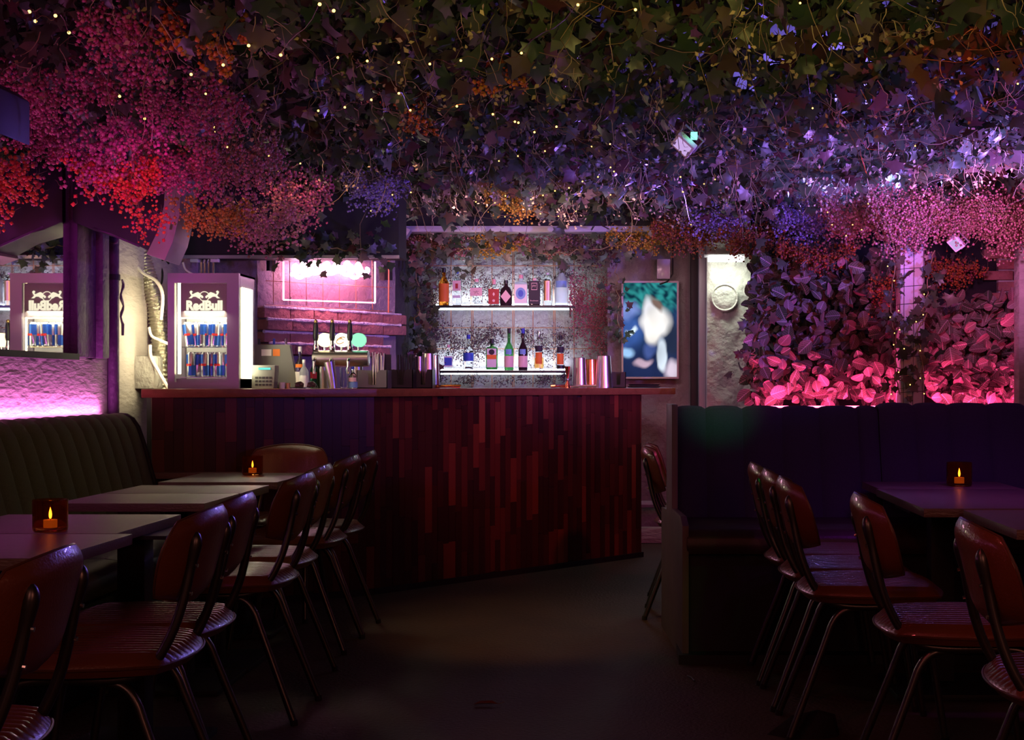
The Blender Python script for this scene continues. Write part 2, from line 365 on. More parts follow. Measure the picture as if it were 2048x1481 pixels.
# rough plaster breast below the mirror, with a broken upper edge
b = MB(); pts = []; n = 46
for i in range(n+1):
    y = 2.0+(7.32-2.0)*i/n; pts.append((WL-.01, y, 1.33+R.uniform(-.012, .022)))
top = pts; poly = [(WL-.01, 2.0, 0)]+top+[(WL-.01, 7.32, 0)]
struct('trim_1', b.prism(poly, (.035, 0, 0)), 'plaster_left', wl).name = 'plaster_breast'
struct('trim_2', MB().box((WL-.05, 7.98, 1.27), (.28, .26, .19)), 'plaster', wl, bevel=.02).name = 'plaster_ledge'
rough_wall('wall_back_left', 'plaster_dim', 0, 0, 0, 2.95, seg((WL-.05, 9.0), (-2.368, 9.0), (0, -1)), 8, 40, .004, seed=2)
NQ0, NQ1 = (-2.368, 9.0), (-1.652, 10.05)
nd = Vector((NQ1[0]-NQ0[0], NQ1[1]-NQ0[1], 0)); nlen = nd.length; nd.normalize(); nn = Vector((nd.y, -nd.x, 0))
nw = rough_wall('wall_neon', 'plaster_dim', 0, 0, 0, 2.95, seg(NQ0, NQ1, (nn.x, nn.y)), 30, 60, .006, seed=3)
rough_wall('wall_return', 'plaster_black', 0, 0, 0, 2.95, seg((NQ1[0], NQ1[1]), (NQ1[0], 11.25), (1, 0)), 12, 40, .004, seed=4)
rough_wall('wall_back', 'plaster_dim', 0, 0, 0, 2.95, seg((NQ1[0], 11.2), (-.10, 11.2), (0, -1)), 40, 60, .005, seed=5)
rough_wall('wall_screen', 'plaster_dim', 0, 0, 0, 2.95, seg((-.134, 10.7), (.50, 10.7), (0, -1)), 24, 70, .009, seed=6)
struct('trim_1', MB().box((.535, 10.62, 1.47), (.07, .1, 2.95)), 'black_paint')  # dark gap beside the screen wall, its shade put in as a black strip
struct('trim_2', MB().box((.577, 10.5, 1.47), (.05, .14, 2.95)), 'grey_paint')
pil = rough_wall('wall_pillar', 'plaster', 0, 0, 0, 2.95, seg((.603, 10.3), (.925, 10.3), (0, -1)), 16, 80, .007, seed=7)
b = MB().lathe([(.075, 0), (.10, .008), (.105, .02), (.095, .03), (.085, .018), (.075, .022), (.05, .028), (.02, .022)], n=28)
me = b.build('plaster_rosette', 'plaster', smooth=True, data_only=True); o = ob('plaster_rosette', me, pil, P(1449, 596, 10.29)); o.rotation_euler = (PI/2, 0, 0); o['label'] = 'round plaster rosette moulded on the pillar'
rough_wall('wall_right_back', 'dark_ceiling', 0, 0, 0, 2.95, seg((.92, 9.75), (3.6, 9.75), (0, -1)), 30, 30, .004, seed=8)
struct('wall_right', MB().box((3.65, 5, 1.45), (.1, 15, 3)), 'plaster')
struct('wall_behind', MB().box((0, -2.4, 1.45), (9, .1, 3)), 'black_paint')
struct('trim_3', MB().box((.18, 10.62, .06), (.66, .1, .12)), 'plaster_rough', bevel=.02)
struct('trim_4', MB().tube([(-.1, 10.64, .29), (.5, 10.64, .29)], .028), 'grey_paint', smooth=True)

# bricks under the neon sign and on the right
def brick_at(par, c, sz, ang, m='brick'):
    o = MB().box((0, 0, 0), sz).build('brick', m, par, bevel=.006); o.location = c; o.rotation_euler = (R.uniform(-.02, .02), R.uniform(-.02, .02), ang+R.uniform(-.03, .03)); return o
ang = math.atan2(nd.y, nd.x)
mz = MB(); zc = 1.60
rows = [(1.665, .035, 1.0), (1.585, .075, .95), (1.505, .035, .9), (1.43, .09, .86)]
for zc, out, fr in rows:
    x = 0
    while x < nlen*fr-.1:
        l = R.uniform(.2, .235); c = Vector((NQ0[0], NQ0[1], zc))+nd*(x+l/2)+nn*(out-.03)
        brick_at(nw, c, (l-.006, .12, .066), ang); x += l
    seg_l = nlen*fr; vs = []
    for i in range(31):
        q = Vector((NQ0[0], NQ0[1], zc+.037))+nd*(seg_l*i/30)+nn*(out+.028+R.uniform(-.006, .012)); vs.append(q)
    mz.tube(vs, .009, 6, radii=[R.uniform(.006, .013) for _ in vs])
o = mz.build('mortar_bed', 'mortar', nw, smooth=True)
bw = MB().box((2.78, 9.66, 2.0), (.42, .05, .62)).build('brick_patch', 'plaster', None); bw['kind'] = 'structure'; bw.name = 'wall_brick_patch'
for r in range(7):
    for k in range(3):
        brick_at(bw, (2.60+.21*k+(.1 if r % 2 else 0)-.04, 9.62+R.uniform(-.006, .006), 1.80+r*.075), (.2, .06, .062), 0)
# dark bulkhead and its bright trim above the neon wall
bk = MB().box((-2.05, 8.75, 2.49), (1.32, .3, 1.0)).build('bulkhead', 'black_paint', None); bk.name = 'trim_5'; bk['kind'] = 'structure'
MB().box((-2.05, 8.59, 1.985), (1.33, .02, .02)).build('edge_strip', 'trim_metal', bk)
bm_ = MB().box((-.73, 10.2, 2.328), (1.82, .16, .042)).build('trim_6', 'beam_paint', None, bevel=.004); bm_['kind'] = 'structure'
MB().box((-.73, 10.3, 2.62), (1.9, .1, .54)).build('fascia', 'black_paint', bm_)
for x in (812, 1306): MB().box(P(x, 466, 10.1), (.05, .1, .07), mtx=Matrix.Rotation(.6, 3, 'Y')).build('bracket', 'grey_paint', bm_, bevel=.004)

# mirror on the left wall, between dark purple posts
t = thing('wall_mirror', 'wall mirror at left edge above the plaster breast, reflecting the drinks fridge', 'mirror', (WL, 5.8, 1.345))
MB().box((.012, 0, .62), (.006, 2.1, 1.24)).build('mirror_glass', 'mirror', t)
MB().box((.03, -.03, -.008), (.05, 2.2, .03)).build('sill', 'black_paint', t)
t = thing('wall_post', 'dark purple painted twin wooden post beside the mirror, standing on the plaster breast', 'post', (WL, 7.03, 1.345))
for a, w, h in ((-.12, .11, .02), (.04, .16, .0), (.165, .09, .035)):
    MB().box((.016+h/2, a, .66), (.03+h, w, 1.34)).build('board', 'purple_post', t, bevel=.006)
t = thing('drain_pipe', 'dark purple vertical pipe on the plaster wall left of the bar', 'pipe', (WL+.04, 7.36, 0))
MB().tube([(0, 0, 0), (0, 0, 2.0)], .032, 12).build('pipe', 'purple_post', t, smooth=True)
for z in (.9, 1.75): MB().tube([(0, 0, z), (0, 0, z+.03)], .038, 12).build('clamp', 'black_paint', t, smooth=True)
b = MB(); q = P(241, 560, 7.55); b.tube([(WL+.02, q.y+.02*math.sin(i*1.1), q.z-.24*i/12) for i in range(13)]+[(WL+.02, q.y+.01, q.z-.3)], .008, 6, radii=[.005+.004*math.sin(i*.9)**2 for i in range(14)])
tag(b.build('twisted_cable', 'purple_post', smooth=True), 'twisted magenta lit cable end hanging on the plaster left of the bar', 'cable')

# ================================================================ bar counter
A = Vector((-1.434, 8.0, 0)); Bp = Vector((.111, 9.74, 0)); Lp = Vector((-2.53, 7.3, 0))
TOPZ, TH = 1.178, .046
u1 = (Bp-A).normalized(); n1 = Vector((u1.y, -u1.x, 0)); u0 = (A-Lp).normalized(); n0 = Vector((u0.y, -u0.x, 0))
bar = thing('bar_counter', 'long angled bar counter clad in red brown wooden staves', 'bar counter', A)
E = A+u1*(2.327*1.147)
top_poly = [Lp-u0*0+n0*.03, A+(n0+n1)*.017, E+n1*.03, E-n1*.56, A-(n0+n1)*.30, Vector((-2.66, 7.95, 0))]
b = MB().prism([(p.x-A.x, p.y-A.y, TOPZ-TH) for p in top_poly], (0, 0, TH)); b.build('worktop', 'counter_top', bar, bevel=.004)
for a, e, nrm, nm in ((Lp+u0*.06, A, n0, 1), (A, Bp, n1, 1)):
    q = [a-nrm*.012, e-nrm*.012, e-nrm*.1, a-nrm*.1]; MB().prism([(p.x-A.x, p.y-A.y, .0) for p in q], (0, 0, TOPZ-TH)).build('carcass', 'black_paint', bar)
    q = [a+nrm*.008, e+nrm*.008+(u1*.02 if e is Bp else Vector()), e-nrm*.05, a-nrm*.05]; MB().prism([(p.x-A.x, p.y-A.y, .0) for p in q], (0, 0, .035)).build('plinth', 'black_paint', bar)
eb = [Bp-n1*.0, Bp-n1*.5, Bp-n1*.5-u1*.04, Bp-u1*.04]; MB().prism([(p.x-A.x, p.y-A.y, 0) for p in eb], (0, 0, TOPZ-TH)).build('end_panel', 'stave1', bar)
cubes = [MB().box((0, 0, 0), (1, 1, 1)).build('stave', 'stave%d' % i, data_only=True) for i in range(6)]
def clad(a, e, u, nrm, w, avg, wts):
    L = (e-a).length; x = 0
    while x < L-.01:
        ww = min(w*R.uniform(.8, 1.2), L-x); z = .035-R.uniform(0, avg*.8); zt = TOPZ-TH
        while z < zt-.02:
            h = R.uniform(avg*.6, avg*1.5); z0 = max(z, .035); z1 = min(z+h, zt)
            if z1-z0 > .015:
                o = bpy.data.objects.new('stave', cubes[R.choices(range(6), wts)[0]]); C.objects.link(o); o.parent = bar
                th = .014+R.uniform(0, .003); c = a+u*(x+ww/2)+nrm*(th/2-.012)-A
                o.location = (c.x, c.y, (z0+z1)/2); o.scale = (ww-.0012, th, z1-z0-.0015); o.rotation_euler = (0, 0, math.atan2(u.y, u.x))
            z += h
        x += ww
clad(A, Bp, u1, n1, .047, .31, (7, 7, 6, 3, 1.3, .25))
clad(Lp+u0*.06, A, u0, n0, .056, .42, (8, 6, 4, 2, .8, .2))
def barD(x, off=.3):
    """distance of a spot on the counter behind its front edge, seen at pixel x"""
    k = (x-VX)/FPX
    for a, d in ((Lp, A-Lp), (A, E-A)):
        t_ = (k*a.y-a.x)/(d.x-k*d.y)
        if -.3 <= t_ <= 1: return a.y+d.y*t_+off
    return 9.9
def onbar(x, off=.3): D = barD(x, off); return Vector(((x-VX)*D/FPX, D, TOPZ))

# ================================================================ chairs
def make_chair():
    t = thing('dining_chair', 'x', 'chair')
    # seat cushion with ribs running front to back
    b = MB(); nx, ny = 16, 96; vs = []; fs = []
    def sq(u, v):
        k = .86; x = u*math.sqrt(1-v*v*.28); y = v*math.sqrt(1-u*u*.28); return x/.85*1.0, y/.85*1.0
    for i in range(nx+1):
        for j in range(ny+1):
            u = -1+2*i/nx; v = -1+2*j/ny; x, y = sq(u, v); e = max(abs(u), abs(v)); ed = max(0, (e-.8)/.2)
            z = .525-.022*ed**2.2 - (.008-.008*abs(math.sin(v*PI*6.5))**.6 if e < .88 else .004) + .004*(1-u*u)
            vs.append((.035+x*.205, y*.20*(1.0+.06*u), z))
    for i in range(nx):
        for j in range(ny): a = i*(ny+1)+j; fs.append((a, a+1, a+ny+2, a+ny+1))
    rim = [i*(ny+1) for i in range(nx+1)]+[nx*(ny+1)+j for j in range(1, ny+1)]+[i*(ny+1)+ny for i in range(nx-1, -1, -1)]+[j for j in range(ny-1, 0, -1)]
    o = len(vs); c = Vector((.035, 0, 0))
    for k, i in enumerate(rim): p = Vector(vs[i]); vs.append((c.x+(p.x-c.x)*1.015, p.y*1.015, .492))
    for k, i in enumerate(rim): p = Vector(vs[i]); q = c+(p-c)*.93; vs.append((q.x, q.y, .468))
    m_ = len(rim)
    for k in range(m_): k2 = (k+1) % m_; fs.append((rim[k], rim[k2], o+k2, o+k)); fs.append((o+k, o+k2, o+m_+k2, o+m_+k))
    fs.append(tuple(o+m_+k for k in range(m_)))
    b.add(vs, fs); seat = b.build('seat', 'leather', t, smooth=True)
    path = [Vector(vs[o+k])+ (Vector(vs[o+k])-Vector((.035, 0, .497))).normalized()*.002 for k in range(0, m_, 4)]; path.append(path[0])
    MB().tube(path, .0035, 5).build('piping', 'piping', seat, smooth=True)
    # backrest: a padded, rounded, curved panel
    def bp(u, v, side):
        x_, y_ = u, v; k = math.sqrt(max(0, 1-v*v*.37)); kk = math.sqrt(max(0, 1-u*u*.37)); yy = u*k*.212*(1+.05*v); zz = .757+v*kk*.122
        e = max(abs(u), abs(v)); th = .025*(1-max(0, (e-.5)/.5)**2.4)+.0015
        xc = -.235-.028*v-(.012*max(0, v-.3))+.055*(u*u)
        return Vector((xc+side*th, yy, zz))
    b = MB(); vs = []; fs = []; nu, nv = 26, 18
    for side in (1, -1):
        for i in range(nu+1):
            for j in range(nv+1):
                u = -1+2*i/nu; v = -1+2*j/nv; p = bp(u, v, side)
                if side == 1 and max(abs(u), abs(v)) < .8: p.x += .003*abs(math.sin(u*PI*8))
                vs.append(p)
    K = (nu+1)*(nv+1)
    for s_ in (0, 1):
        for i in range(nu):
            for j in range(nv): a = s_*K+i*(nv+1)+j; fs.append((a, a+1, a+nv+2, a+nv+1))
    rim = [i*(nv+1) for i in range(nu+1)]+[nu*(nv+1)+j for j in range(1, nv+1)]+[i*(nv+1)+nv for i in range(nu-1, -1, -1)]+[j for j in range(nv-1, 0, -1)]
    for k in range(len(rim)): k2 = (k+1) % len(rim); fs.append((rim[k], rim[k2], K+rim[k2], K+rim[k]))
    b.add(vs, fs); back = b.build('backrest', 'leather', t, smooth=True)
    path = [Vector(vs[i])+Vector((.001, 0, 0)) for i in rim[::2]]; path.append(path[0])
    MB().tube(path, .0038, 5).build('piping', 'piping', back, smooth=True)
    for s_ in (1, -1):
        y = s_*.142
        f = [(-.252, y, .825), (-.250, y, .795), (-.238, y, .74), (-.224, y*1.03, .67), (-.205, y*1.08, .60), (-.180, s_*.160, .54), (-.148, s_*.164, .492), (-.095, s_*.167, .461), (-.03, s_*.168, .453), (.04, s_*.168, .453), (.10, s_*.168, .454), (.15, s_*.17, .452)]
        g_ = smooth_path(f, 3); MB().tube(g_, .0115, 10, radii=[.004, .010, .0145, .0165, .016, .0145]+[.0125]*(len(g_)-6)).build('back_frame', 'dark_tube', t, smooth=True)
        for i in (2, 3): p = f[i]; MB().tube([(p[0]-.012, p[1], p[2]), (p[0]-.018, p[1], p[2]-.001)], .005, 8).build('screw', 'chrome', t)
        fl = [(.15, s_*.17, .452), (.182, s_*.172, .445), (.200, s_*.175, .42), (.215, s_*.18, .34), (.265, s_*.192, .012)]
        l = MB().tube(smooth_path(fl, 4), .0125, 10).build('leg', 'dark_tube', t, smooth=True)
        MB().tube([(.264, s_*.192, .02), (.267, s_*.1925, 0)], .0135, 10).build('foot_cap', 'rubber', l)
        rl = [(.03, s_*.155, .448), (-.035, s_*.16, .446), (-.078, s_*.163, .432), (-.108, s_*.167, .395), (-.135, s_*.172, .325), (-.255, s_*.195, .012)]
        l = MB().tube(smooth_path(rl, 4), .0125, 10).build('leg', 'dark_tube', t, smooth=True)
        MB().tube([(-.254, s_*.195, .02), (-.257, s_*.1955, 0)], .0135, 10).build('foot_cap', 'rubber', l)
    MB().tube([(.03, -.155, .462), (.03, .155, .462)], .009, 8).build('crossbar', 'dark_tube', t, smooth=True)
    MB().tube([(.13, -.168, .466), (.13, .168, .466)], .009, 8).build('crossbar', 'dark_tube', t, smooth=True)
    reg(t); return t
ch0 = make_chair(); first = True
def chair(x, y, rz, label, group, sc=1):
    global first
    if first:
        ch0.location = (x, y, 0); ch0.rotation_euler = (0, 0, rz); ch0['label'] = label; ch0['group'] = group; ch0.scale = (sc,)*3; first = False
    else: dup(ch0, (x, y, 0), rz, label, group, sc)
GL = 'chairs in a row along the left tables'; GR = 'chairs in a row before the right bench'
for D_, X_, da, lb in (
    (2.76, -1.375, .06, 'brown leather chair cut off by bottom left corner of frame, the nearest on the left'),
    (3.70, -1.345, .02, 'brown leather chair with ribbed seat, second from the camera in the left row'),
    (4.15, -1.385, .03, 'brown leather chair third from camera in the left row, at two abutting tables'),
    (5.12, -1.42, .0, 'brown leather chair with pink glints on its seat, right of the middle left tables'),
    (5.67, -1.47, .0, 'brown leather chair just behind the one with pink glinting seat, left row'),
    (6.42, -1.50, -.02, 'brown leather chair in the left row, second from the bar, beside the far candle'),
    (6.85, -1.50, -.02, 'brown leather chair in the left row, the one closest to the wooden bar')):
    chair(X_, D_, PI+da, lb, GL)
for D_, X_, da, lb in (
    (5.78, .79, .0, 'brown leather chair farthest back in the right row, at its left end'),
    (5.33, .80, .0, 'brown leather chair second from the left end of the right row'),
    (4.88, .81, -.02, 'brown leather chair in the right row, nearest of the tight group of three'),
    (4.13, .95, -.05, 'brown leather chair alone mid right row, in front of the candle table'),
    (3.33, 1.075, -.06, 'brown leather chair at bottom right, largest and nearest of the right row')):
    chair(X_, D_, da, lb, GR)
chair(.365, 7.32, -.05, 'brown leather chair half hidden behind the bench end panel, the nearer of two', 'chairs behind the bench end')
chair(.39, 7.74, -.03, 'brown leather chair behind the bench end panel, the farther of two, nearly hidden', 'chairs behind the bench end')
chair(-1.80, 7.30, -PI/2, 'brown leather chair facing camera at the far end of the left tables, back against bar', GL, 1.0)

# ================================================================ tables
def table(name, x0, x1, y0, y1, label, post=(.5, .5), group=None):
    cx, cy = (x0+x1)/2, (y0+y1)/2; t = thing(name, label, 'table', (cx, cy, 0), 0, group); w, d = x1-x0, y1-y0
    MB().box((0, 0, .734), (w, d-.006, .032)).build('tabletop', 'table_wood', t, bevel=.002)
    px = (post[0]-.5)*w; py = (post[1]-.5)*d
    MB().box((px, py, .38), (.09, .09, .68)).build('column', 'black_paint', t, bevel=.004)
    MB().box((px, py, .012), (.42, .42, .022)).build('base_plate', 'black_paint', t, bevel=.004)
    MB().box((px, py, .712), (.3, .3, .012)).build('top_plate', 'black_paint', t)
    return t
GT = 'small tables on the left side'
table('dining_table', -2.16, -1.485, 3.62, 4.225, 'dark wooden table top at bottom left, nearest of the left tables', (.55, .5), GT)
table('dining_table', -2.14, -1.54, 4.235, 4.86, 'dark wooden table on the left carrying the nearest candle', (.88, .6), GT)
table('dining_table', -2.165, -1.595, 5.305, 5.785, 'dark wooden table in the middle of the left side, nearer half of an empty pair', (.68, .6), GT)
table('dining_table', -2.165, -1.594, 5.795, 6.27, 'dark wooden table in the middle of the left side, farther half of an empty pair', (.68, .5), GT)
table('dining_table', -2.155, -1.605, 6.46, 7.15, 'dark wooden table nearest the bar on the left, with a candle glass', (.5, .5), GT)
table('dining_table', 1.085, 1.74, 5.08, 6.05, 'dark wooden table on the right lit purple, in front of the candle', (.24, .45), 'small tables on the right side')
table('dining_table', 1.10, 1.72, 6.06, 6.5, 'dark wooden table on the right with the candle, touching the bench', (.5, .5), 'small tables on the right side')
table('dining_table', 1.215, 1.86, 4.34, 5.03, 'dark wooden table at right edge, below and nearer than the candle table', (.5, .5), 'small tables on the right side')
b = MB().box((0, 0, .725), (.62, .11, .03)); t = thing('ledge', 'low dark wooden ledge in front of the bar panel, behind the left tables', 'shelf', (-2.33, 7.33, 0))
b.build('board', 'table_wood', t, bevel=.002)
for x in (-.25, .25): MB().box((x, 0, .355), (.04, .08, .71)).build('support', 'black_paint', t)

# candles
def candle(x, y, sc, label):
    t = thing('candle_holder', label, 'candle', (x, y, .75), 0, 'amber glass candle holders'); t.scale = (sc,)*3
    MB().lathe([(.040, 0), (.050, .003), (.052, .012), (.052, .098), (.0495, .098), (.0485, .014), (.03, .011), (.0, .0105)], n=28, caps=False).build('glass', 'candle_glass', t, smooth=True)
    w = MB().lathe([(.019, .012), (.020, .014), (.020, .036), (.012, .034), (.0, .033)], n=18, caps=False).build('wax', 'wax', t, smooth=True)
    MB().tube([(0, 0, .033), (.001, 0, .042)], .0008, 5).build('wick', 'ink', w)
    MB().lathe([(.0022, .0395), (.0042, .045), (.0048, .052), (.0036, .061), (.0012, .070), (.0002, .074)], n=12).build('flame', 'flame', t, smooth=True)
    point('candle_light', (x, y, .75+.056*sc), (1, .42, .10), .16, .0035)
candle(-1.765, 4.30, 1.0, 'amber glass candle holder with small flame on the nearest left table')
candle(-1.857, 6.98, .97, 'amber glass candle holder on the far left table before the bar')
candle(1.485, 6.22, 1.08, 'amber glass candle holder with small flame on the right hand table')
# ================================================================ benches
def channel_mesh(name, prof, w, bulge, m):
    """one stuffed channel: the profile (x,z) swept across its width, bulging out between its seams"""
    b = MB(); vs = []; fs = []; n = len(prof); k = 9
    for j in range(k):
        u = -1+2*j/(k-1); off = bulge*(math.sqrt(max(0, 1-abs(u)**2.4))-1)
        for i, (x, z) in enumerate(prof):
            a = prof[max(i-1, 0)]; c = prof[min(i+1, n-1)]; tx, tz = c[0]-a[0], c[1]-a[1]; l = math.hypot(tx, tz); nx, nz = tz/l, -tx/l
            vs.append((x+nx*off, u*w/2, z+nz*off))
    for j in range(k-1):
        for i in range(n-1): a = j*n+i; fs.append((a, a+1, a+n+1, a+n))
    for j in (0, k-1): fs.append(tuple(j*n+i for i in range(n)))
    fs.append((*[j*n for j in range(k)], ))if False else None
    b.add(vs, fs); return b.build(name, m, smooth=True, data_only=True)
# left bench: x towards the room, runs along the wall
t = thing('bench', 'grey green upholstered bench with upright channels along the left wall', 'bench', (-2.40, 4.9, 0))
X0 = -2.40
prof = [(.02, .46), (.015, .52), (-.03, .70), (-.085, .90), (-.115, .985), (-.145, 1.03), (-.18, 1.052), (-.215, 1.055), (-.25, 1.045), (-.262, 1.02), (-.262, .46)]
cm = channel_mesh('channel', prof, .142, .030, 'fabric_green')
y = 7.17-4.9
while y > -2.4: ob('channel', cm, t, (0, y, 0)); y -= .142
ep = [(x, 7.243-4.9, z) for x, z in prof]; MB().prism(ep, (0, .022, 0)).build('end_cap', 'black_paint', t, bevel=.002)
sp = [(-.02, .42), (-.02, .49), (.30, .498), (.36, .49), (.40, .465), (.41, .43), (.40, .39), (-.02, .39)]
for k, (a, e) in enumerate(((2.36, .76), (.75, -.86), (-.87, -2.5))): MB().prism([(x, a, z) for x, z in sp], (0, e-a, 0)).build('seat_cushion', 'leather_dark', t, bevel=.012)
MB().box((.13, 0, .2), (.46, 4.7, .38)).build('base', 'black_paint', t)
t = thing('led_strip', 'pink light strip glowing behind the top of the left bench', 'light strip', (WL+.03, 5.0, 1.035))
MB().box((0, 0, 0), (.012, 4.5, .012)).build('strip', 'led_mag', t)
# right bench: faces the camera
t = thing('bench', 'long dark blue upholstered bench with wide upright channels, facing camera on the right', 'bench', (1.5, 6.5, 0))
prof2 = [(.10, .50), (.08, .60), (.02, .80), (-.04, 1.0), (-.055, 1.06), (-.075, 1.088), (-.11, 1.10), (-.16, 1.10), (-.2, 1.09), (-.21, 1.06), (-.21, .5)]
xs = [1352, 1413, 1488, 1567, 1642, 1720, 1762, 1835, 1905, 1985, 2062, 2140]; s = 2800/6.6
for i in range(len(xs)-1):
    w = (xs[i+1]-xs[i])/s; cx = ((xs[i]+xs[i+1])/2-1250)/s; me = channel_mesh('channel', prof2 if i < 6 else [(x+.012, z+.014*(z > .9)) for x, z in prof2], w, .016, 'fabric_blue')
    o = ob('channel', me, t, (cx-1.5, .10, 0)); o.rotation_euler = (0, 0, -PI/2)
for a, e in ((.265, 1.60), (1.605, 2.95)):
    sp2 = [(0, .52), (0, .585), (-.36, .59), (-.43, .575), (-.465, .54), (-.47, .50), (-.455, .465), (0, .46)]
    MB().prism([(a-1.5, y, z) for y, z in sp2], (e-a, 0, 0)).build('seat_cushion', 'leather_dark', t, bevel=.012)
MB().box((.1, -.16, .24), (2.68, .5, .44)).build('base', 'black_paint', t)
MB().box((.1, -.2, .02), (2.74, .6, .04)).build('plinth', 'black_paint', t)
sh = .07; prf = [(-.46, 0), (-.46, .59), (-.38, .625), (-.02, .625), (-.02, 1.108), (.23, 1.108), (.23, .60), (.48, .59), (.48, 0)]
MB().prism([(.243-1.5-sh*y, y, z) for y, z in prf], (-.028, 0, 0)).build('end_panel', 'panel_plywood', t, bevel=.002)['label'] = 'reddish plywood end panel stepped down to the seat'

# ================================================================ drinks fridge on the counter
fx, fD = -2.289, 7.60; Wf, Hf, Df = .386, .628, .30
t = thing('drinks_fridge', 'small illuminated drinks fridge with glass door full of cans, on the bar counter', 'fridge', (fx, fD, TOPZ))
def fp(x, y): s = 2800/fD; return ((x-406)/s, (778.5-y)/s)
gx0, gx1 = -.156, .128; gz0, gz1 = .036, .575
b = MB()
b.box(((-Wf/2+gx0)/2, .012, Hf/2), (gx0+Wf/2, .03, Hf)).box(((Wf/2+gx1)/2, .012, Hf/2), (Wf/2-gx1, .03, Hf))
b.box(((gx0+gx1)/2, .012, (Hf+gz1)/2), (gx1-gx0, .03, Hf-gz1)).box(((gx0+gx1)/2, .012, gz0/2), (gx1-gx0, .03, gz0))
b.build('door_frame', 'fridge_shell', t)
b = MB().box((0, .03+Df/2, Hf-.006), (Wf, Df, .012)).box((0, .03+Df/2, .03), (Wf, Df, .05)).box((0, Df+.02, Hf/2), (Wf, .012, Hf))
for s_ in (-1, 1): b.box((s_*(Wf/2-.005), .03+Df/2, Hf/2), (.010, Df, Hf))
b.build('cabinet', 'fridge_shell', t)
MB().box((0, Df-.02, Hf/2), (Wf-.03, .006, Hf-.06)).build('back_panel', 'fridge_in', t)
for s_ in (-1, 1):
    MB().box((s_*(Wf/2+.003), .155, .305), (.008, .21, .50)).build('side_light', 'led_warm', t, bevel=.003)
    if s_ < 0: MB().box((gx0+.012, .045, .33), (.016, .012, .50)).build('light_tube', 'led_warm', t, bevel=.003)
    else: MB().box((gx1-.004, .045, .33), (.006, .012, .50)).build('light_tube', 'led_warm', t)
MB().box(((gx0+gx1)/2, .045, .386), (gx1-gx0-.02, .012, .006)).build('light_tube', 'led_warm', t)
hd = MB().box(((gx0+gx1)/2+.012, .024, .482), (gx1-gx0-.03, .008, .184)).build('header_panel', 'header', t)
text('lettering', 'RedBull', .070, 'logo_glow', hd, (.0, .017, .430), bold=.05, sx=.92)
# the two facing bulls and the disc between them
bull = [(.004, .008), (.010, .018), (.017, .022), (.024, .034), (.034, .040), (.048, .034), (.060, .026), (.066, .032), (.061, .044), (.069, .050), (.077, .042), (.073, .029), (.067, .019), (.074, .008), (.082, .001), (.067, .001), (.058, .011), (.044, .011), (.031, .001), (.018, -.004), (.023, .004), (.019, .011), (.012, .001)]
b = MB()
for s_ in (-1, 1): b.prism([(s_*x*.93, .0, z*.75) for x, z in bull], (0, .002, 0))
o = b.build('bull_emblem', 'logo_glow', hd); o.location = (0, .016, .492); o.scale = (1.12, 1, 1.15)
b = MB().tube([(.026*math.cos(a*PI/16), .018, .503+.026*math.sin(a*PI/16)) for a in range(33)], .0019, 6); b.build('emblem_ring', 'logo_glow', hd)
for z in (.228, .062): 
    b = MB()
    for k in range(14): b.tube([(gx0+.02+k*.0195, .05, z), (gx0+.02+k*.0195, .28, z)], .0015, 5)
    b.tube([(gx0+.01, .05, z), (gx1, .05, z)], .0025, 6); b.build('wire_shelf', 'chrome', t)
MB().box(((gx0+gx1)/2, .006, (gz0+gz1)/2), (gx1-gx0, .003, gz1-gz0)).build('door_glass', 'pane', t)
for xx in (-.15, .15):
    for yy in (.06, .26): pass
area('fridge_inner_light', (fx, fD+.06, TOPZ+.44), (fx, fD+.2, TOPZ+.1), .22, (1, .93, .66), 1.6)
area('fridge_side_lamp', (fx-Wf/2-.02, fD+.15, TOPZ+.3), (fx-1, fD+.15, TOPZ+.3), .2, (1, .88, .55), 1.5, .45)
area('fridge_side_lamp', (fx+Wf/2+.02, fD+.15, TOPZ+.3), (fx+1, fD+.15, TOPZ+.3), .2, (1, .95, .7), 2.2, .45)
# cans
def make_can():
    t = thing('drinks_can', 'x', 'can')
    b = MB().lathe([(.022, 0), (.0265, .006), (.0265, .120), (.0225, .130), (.0235, .132), (.021, .132), (.0205, .128), (0, .128)], n=22, caps=False); b.build('can_body', 'can_silver', t, smooth=True)
    b = MB()
    for z0, z1, a0, a1 in ((.064, .119, 180, 270), (.008, .062, 270, 360), (.064, .119, 0, 90), (.008, .062, 90, 180)):
        n = 6; vs = [(.0269*math.cos(math.radians(a0+(a1-a0)*i/n)), .0269*math.sin(math.radians(a0+(a1-a0)*i/n)), z) for z in (z0, z1) for i in range(n+1)]
        b.add(vs, [(i, i+1, n+2+i, n+1+i) for i in range(n)])
    b.build('blue_print', 'can_blue', t, smooth=True); b = MB()
    for a0 in (235, 55):
        n = 5; vs = [(.0272*math.cos(math.radians(a0+70*i/n)), .0272*math.sin(math.radians(a0+70*i/n)), z) for z in (.058, .070) for i in range(n+1)]; b.add(vs, [(i, i+1, n+2+i, n+1+i) for i in range(n)])
    b.build('red_print', 'can_red', t, smooth=True); reg(t); return t
can0 = make_can(); cf = True
